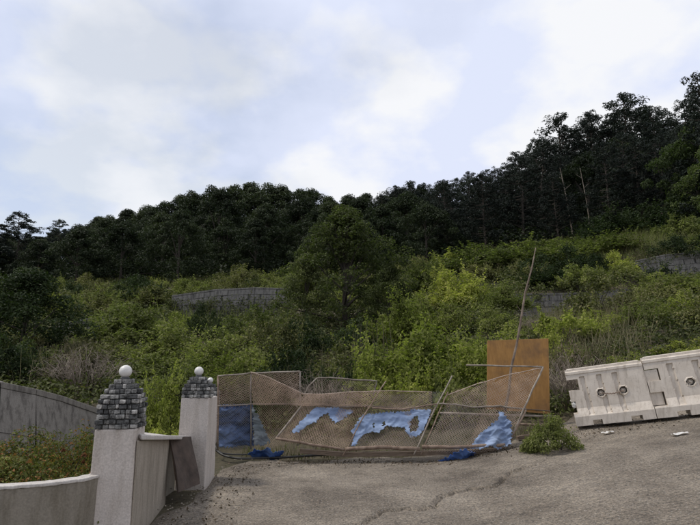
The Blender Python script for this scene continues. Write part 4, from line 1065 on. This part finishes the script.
# ------------------------------------------------------------------ plastic barriers
def barrier(label, O, ex, ez, L, H, holes, left_tabs, right_tabs, damage=False):
    """O lower-left front corner, ex along, ez up (unit). Outline with interlocking ends, wide foot, ribs."""
    ey = ez.cross(ex).normalized()       # towards the back
    o = thing('plastic_barrier', label, 'barrier', tuple(O), 'water-filled plastic road barriers')
    def T(x, y, z): return O+ex*x+ey*y+ez*z
    th0 = .42; th1 = .16
    def thick(z):
        t = z/H
        if t < .16: return th0
        if t < .30: return th0-(th0-.27)*(t-.16)/.14
        return .27-(.27-th1)*(t-.30)/.70
    ribs = [(L*.20, .085), (L*.42, .085), (L*.62, .085)] if L < 1.7 else [(L*.2, .09), (L*.4, .09), (L*.6, .09), (L*.8, .09)]
    zk = sorted(set([0, .04*H, .085*H, .16*H, .17*H, .30*H, .32*H]+[H*k for k in (.38, .43, .5, .53, .6, .66, .72, .79, .80, .86, .90, .93, .955, .985, 1.0)]))
    def xl(z):
        t = z/H
        for a, b, dx in left_tabs:
            if a <= t < b: return dx
        return 0
    def xr(z):
        t = z/H
        for a, b, dx in right_tabs:
            if a <= t < b: return L+dx
        return L
    mb = MB(); NX = 120
    def front(x, z, xa, xb):
        e = 0; t = z/H
        for rx, rw in ribs:                       # sunk panels between buttresses
            sl = rx+.05*(1-t)
            if abs(x-sl) < rw/2 and .17 < t < .86: e = .032
        for hx, hz, hr in holes:
            r = math.hypot(x-hx, z-hz)
            if r < hr: e = .055
            elif r < hr*1.35: e = -.012
        if t > .955: e -= -.02
        elif t > .90: e += -.012
        return e
    zb = [0]
    # build layer by layer (each z-band a box strip with its own extent), faces between are closed
    xs_all = sorted(set([i*L/NX for i in range(NX+1)]))
    bands = [(zk[i], zk[i+1]) for i in range(len(zk)-1)]
    fine = []
    for a, b in bands:
        n = max(1, int(round((b-a)/(.018))))
        for k in range(n): fine.append((a+(b-a)*k/n, a+(b-a)*(k+1)/n))
    feet = [(-.3, .22*L), (.34*L, .70*L), (.84*L, L+.3)] if L < 1.7 else [(-.3, .16*L), (.26*L, .46*L), (.56*L, .76*L), (.86*L, L+.3)]
    for (a, b) in fine:
        zc = (a+b)/2; xa, xb = xl(zc), xr(zc)
        segs = [(xa, xb)]
        if zc < .085*H: segs = [(max(xa, s), min(xb, e)) for s, e in feet if min(xb, e) > max(xa, s)]
        tab = .35
        for (s, e) in segs:
            n = max(2, int((e-s)/(L/NX)))
            vs = []; fs = []
            for (z, ) in ((a,), (b,)):
                for i in range(n+1):
                    x = s+(e-s)*i/n; fz = front(x, z, xa, xb); hw = thick(z)/2
                    inset = 0
                    if x > L: hw = min(hw, .085)
                    vs.append(T(x, -hw+fz+.2, z)); 
                for i in range(n+1):
                    x = s+(e-s)*i/n; hw = thick(z)/2
                    if x > L: hw = min(hw, .085)
                    vs.append(T(x, hw+.2, z))
            m = n+1
            for i in range(n):
                fs.append((i, i+1, 2*m+i+1, 2*m+i)); fs.append((m+i+1, m+i, 3*m+i, 3*m+i+1))
                fs.append((i+1, i, m+i, m+i+1)); fs.append((2*m+i, 2*m+i+1, 3*m+i+1, 3*m+i))
            fs.append((0, 2*m, 3*m, m)); fs.append((n, m+n, 3*m+n, 2*m+n))
            mb.add(vs, fs)
    build('body', mb, M['barrier'], o)
    for hx, hz, hr in holes:
        b = MB(); N = 20; cc = T(hx, -thick(hz)/2+.2+.040, hz); pts_ = [cc+ex*math.cos(2*math.pi*k/N)*hr*.93+ez*math.sin(2*math.pi*k/N)*hr*.93 for k in range(N+1)]
        b.tube(pts_, .011, 6, cap=False); build('hole_rim', b, M['hole'], o, smooth=True)
        b = MB(); b.add([cc+ey*.012+ex*math.cos(2*math.pi*k/N)*hr*.98+ez*math.sin(2*math.pi*k/N)*hr*.98 for k in range(N)]+[cc+ey*.03], [(k, (k+1) % N, N) for k in range(N)]); build('hole_floor', b, M['hole'], o)
        b = MB(); b.tube([cc+ex*-.022-ey*.012+ez*.012, cc+ex*.022-ey*.012-ez*.012], .014, 6)
        b.tube([cc+ez*-.024-ey*.01+ex*.012, cc+ez*.026-ey*.01-ex*.006], .009, 6); build('plug', b, M['barrier'], o)
    # moulded handle ridge on the top
    b = MB(); b.hexa([T(.03, .2-.05, H+.001), T(L-.03, .2-.05, H+.001), T(L-.03, .2+.05, H+.001), T(.03, .2+.05, H+.001), T(.05, .2-.04, H+.018), T(L-.05, .2-.04, H+.018), T(L-.05, .2+.04, H+.018), T(.05, .2+.04, H+.018)])
    build('top_ridge', b, M['barrier'], o, bevel=.005)
    return o, T
BH = 1.0
B0 = P(577, 426.5, 10.0); B1 = P(657, 418.5, 9.55); B2 = P(742, 410, 9.1)
def frame(a, b):
    ex = (b-a).normalized(); up = Vector((0, 0, 1)); ez = (up-ex*up.dot(ex)).normalized(); return ex, ez
ex, ez = frame(B0, B1); L1 = (B1-B0).length
bo, T1 = barrier('left cream plastic barrier with two holes joined by a short chain', B0, ex, ez, L1, BH, [(.62*.86, .53, .062), (.62*1.46, .53, .062)],
                 [(.20, .43, .07), (.62, .82, .19)], [(.20, .43, .20), (.62, .82, .21)])
b = MB(); q0 = T1(.62*.86, .045, .53); q1 = T1(.62*1.46, .045, .53)
b.tube([q0.lerp(q1, t)+Vector((0, -.02, -.03*math.sin(math.pi*t)+.006*(-1)**i)) for i, t in enumerate([k/16 for k in range(17)])], .009, 6); build('chain', b, M['rustpipe'], bo)
# chewed plug at the left end
b = MB(); b.ball(T1(.05, .12, .36), .055, 10, 8, .6); b.ball(T1(.03, .12, .44), .04, 10, 8, .6); build('torn_lug', b, M['litter'], bo, smooth=True)
ex, ez = frame(B1, B2); L2 = 2.0
barrier('right cream plastic barrier running out of the right edge of the picture', B1+ex*.012, ex, ez, L2, BH*1.04, [(.66, .54, .062), (1.3, .54, .062)],
        [(.185, .42, .212), (.60, .80, .222)], [(.20, .43, .2), (.62, .82, .2)])

# ------------------------------------------------------------------ small things on the ground
NB = shrub(360, Wd=.95, H=.52, ncl=44, npl=130, lsz=.042, mat='lmid', ragged=.12, stems=10)
for px, row, y, s, lab in [(555, 463, 8.75, 1.05, 'small bright green weed bush growing out of the concrete in front of the fence end'), (529, 460, 8.85, .42, 'little weed tuft just left of the small bright bush')]:
    x = P(px, row, y).x; place_tree(NB, x, y, s, 'weed_bush', lab, 'weed', mat=M['lmid'], parts=('stems', 'foliage'), z=tz(x, y)-.02, sx=.8)
for i, (px, y, w, lab) in enumerate([(597, 9.3, .20, 'crumpled white litter on the concrete in front of the left barrier'), (666, 8.3, .22, 'flat white litter scrap on the concrete in front of the right barrier')]):
    x = (px-350)/F*y*1.0; z = tz(x, y)+.012; mb = MB(); n = 7; vs = []; fs = []
    for j in range(4):
        for k in range(n): vs.append((x+w*(k/(n-1)-.5)+random.uniform(-.01, .01), y+.09*(j/3-.5)+random.uniform(-.01, .01), z+.158*w*(k/(n-1)-.5)+random.uniform(0, .025)))
    for j in range(3):
        for k in range(n-1): fs.append((j*n+k, j*n+k+1, (j+1)*n+k+1, (j+1)*n+k))
    mb.add(vs, fs); o = build('litter_scrap', mb, M['litter']); tag(o, lab, 'litter')
# loose grit and stones at the edge of the concrete
mb = MB(); r_ = random.Random(12)
for i in range(520):
    if r_.random() < .6: x = r_.uniform(-2.0, 6.5); y = 9.3+r_.gauss(0, .35)
    else: x = -1.85+r_.gauss(0, .22); y = r_.uniform(5, 9)
    if y > 10.4: continue
    s = r_.uniform(.006, .022); c = Vector((x, y, tz(x, y)+s*.3)); d = [Vector((r_.uniform(.6, 1), 0, 0)), Vector((0, r_.uniform(.6, 1), 0)), Vector((0, 0, r_.uniform(.4, .8)))]
    vs = [c+k*s for k in (d[0], d[1], -d[0], -d[1], d[2], -d[2])]; mb.add(vs, [(0, 1, 4), (1, 2, 4), (2, 3, 4), (3, 0, 4), (1, 0, 5), (2, 1, 5), (3, 2, 5), (0, 3, 5)])
tag(build('gravel', mb, M['low']), 'loose gravel and grit along the fence foot and the pillars', 'gravel', kind='stuff')
# dead leaves and twigs blown against the fence and the pillars
rng = np.random.default_rng(91); nl = 1300
lx = np.where(rng.random(nl) < .8, rng.uniform(-2.0, 6.0, nl), -1.65+rng.normal(size=nl)*.22); ly = np.where(lx > -1.2, 9.35+np.abs(rng.normal(size=nl))*-.22+.1+1.0*np.clip((lx-3)/1.5, 0, 1)*rng.random(nl), rng.uniform(5, 9.2, nl))
v, f = leaf_quads(np.stack([lx, ly, terr(lx, ly)+.012+rng.random(nl)*.02], 1), rng.normal(size=(nl, 3))*.5+np.array([0, 0, 1]), .02+.035*rng.random(nl), .5)
tag(link('leaf_litter', mesh_np('leaf_litter', v, f, M['dleaf'])), 'dead brown leaves and chaff blown along the fence foot and pillars', 'leaf litter', kind='stuff')
# fringe of weeds at the foot of the fence
tag(link('weed_fringe', blades('weed_fringe', [(rq.uniform(-2.0, 3.6), 10.1+rq.uniform(-.25, .5), .12) for _ in range(50)], 22, .16, .006, M['lbrush'], 8)), 'short weeds and grass at the foot of the fallen fence', 'weeds', kind='stuff')
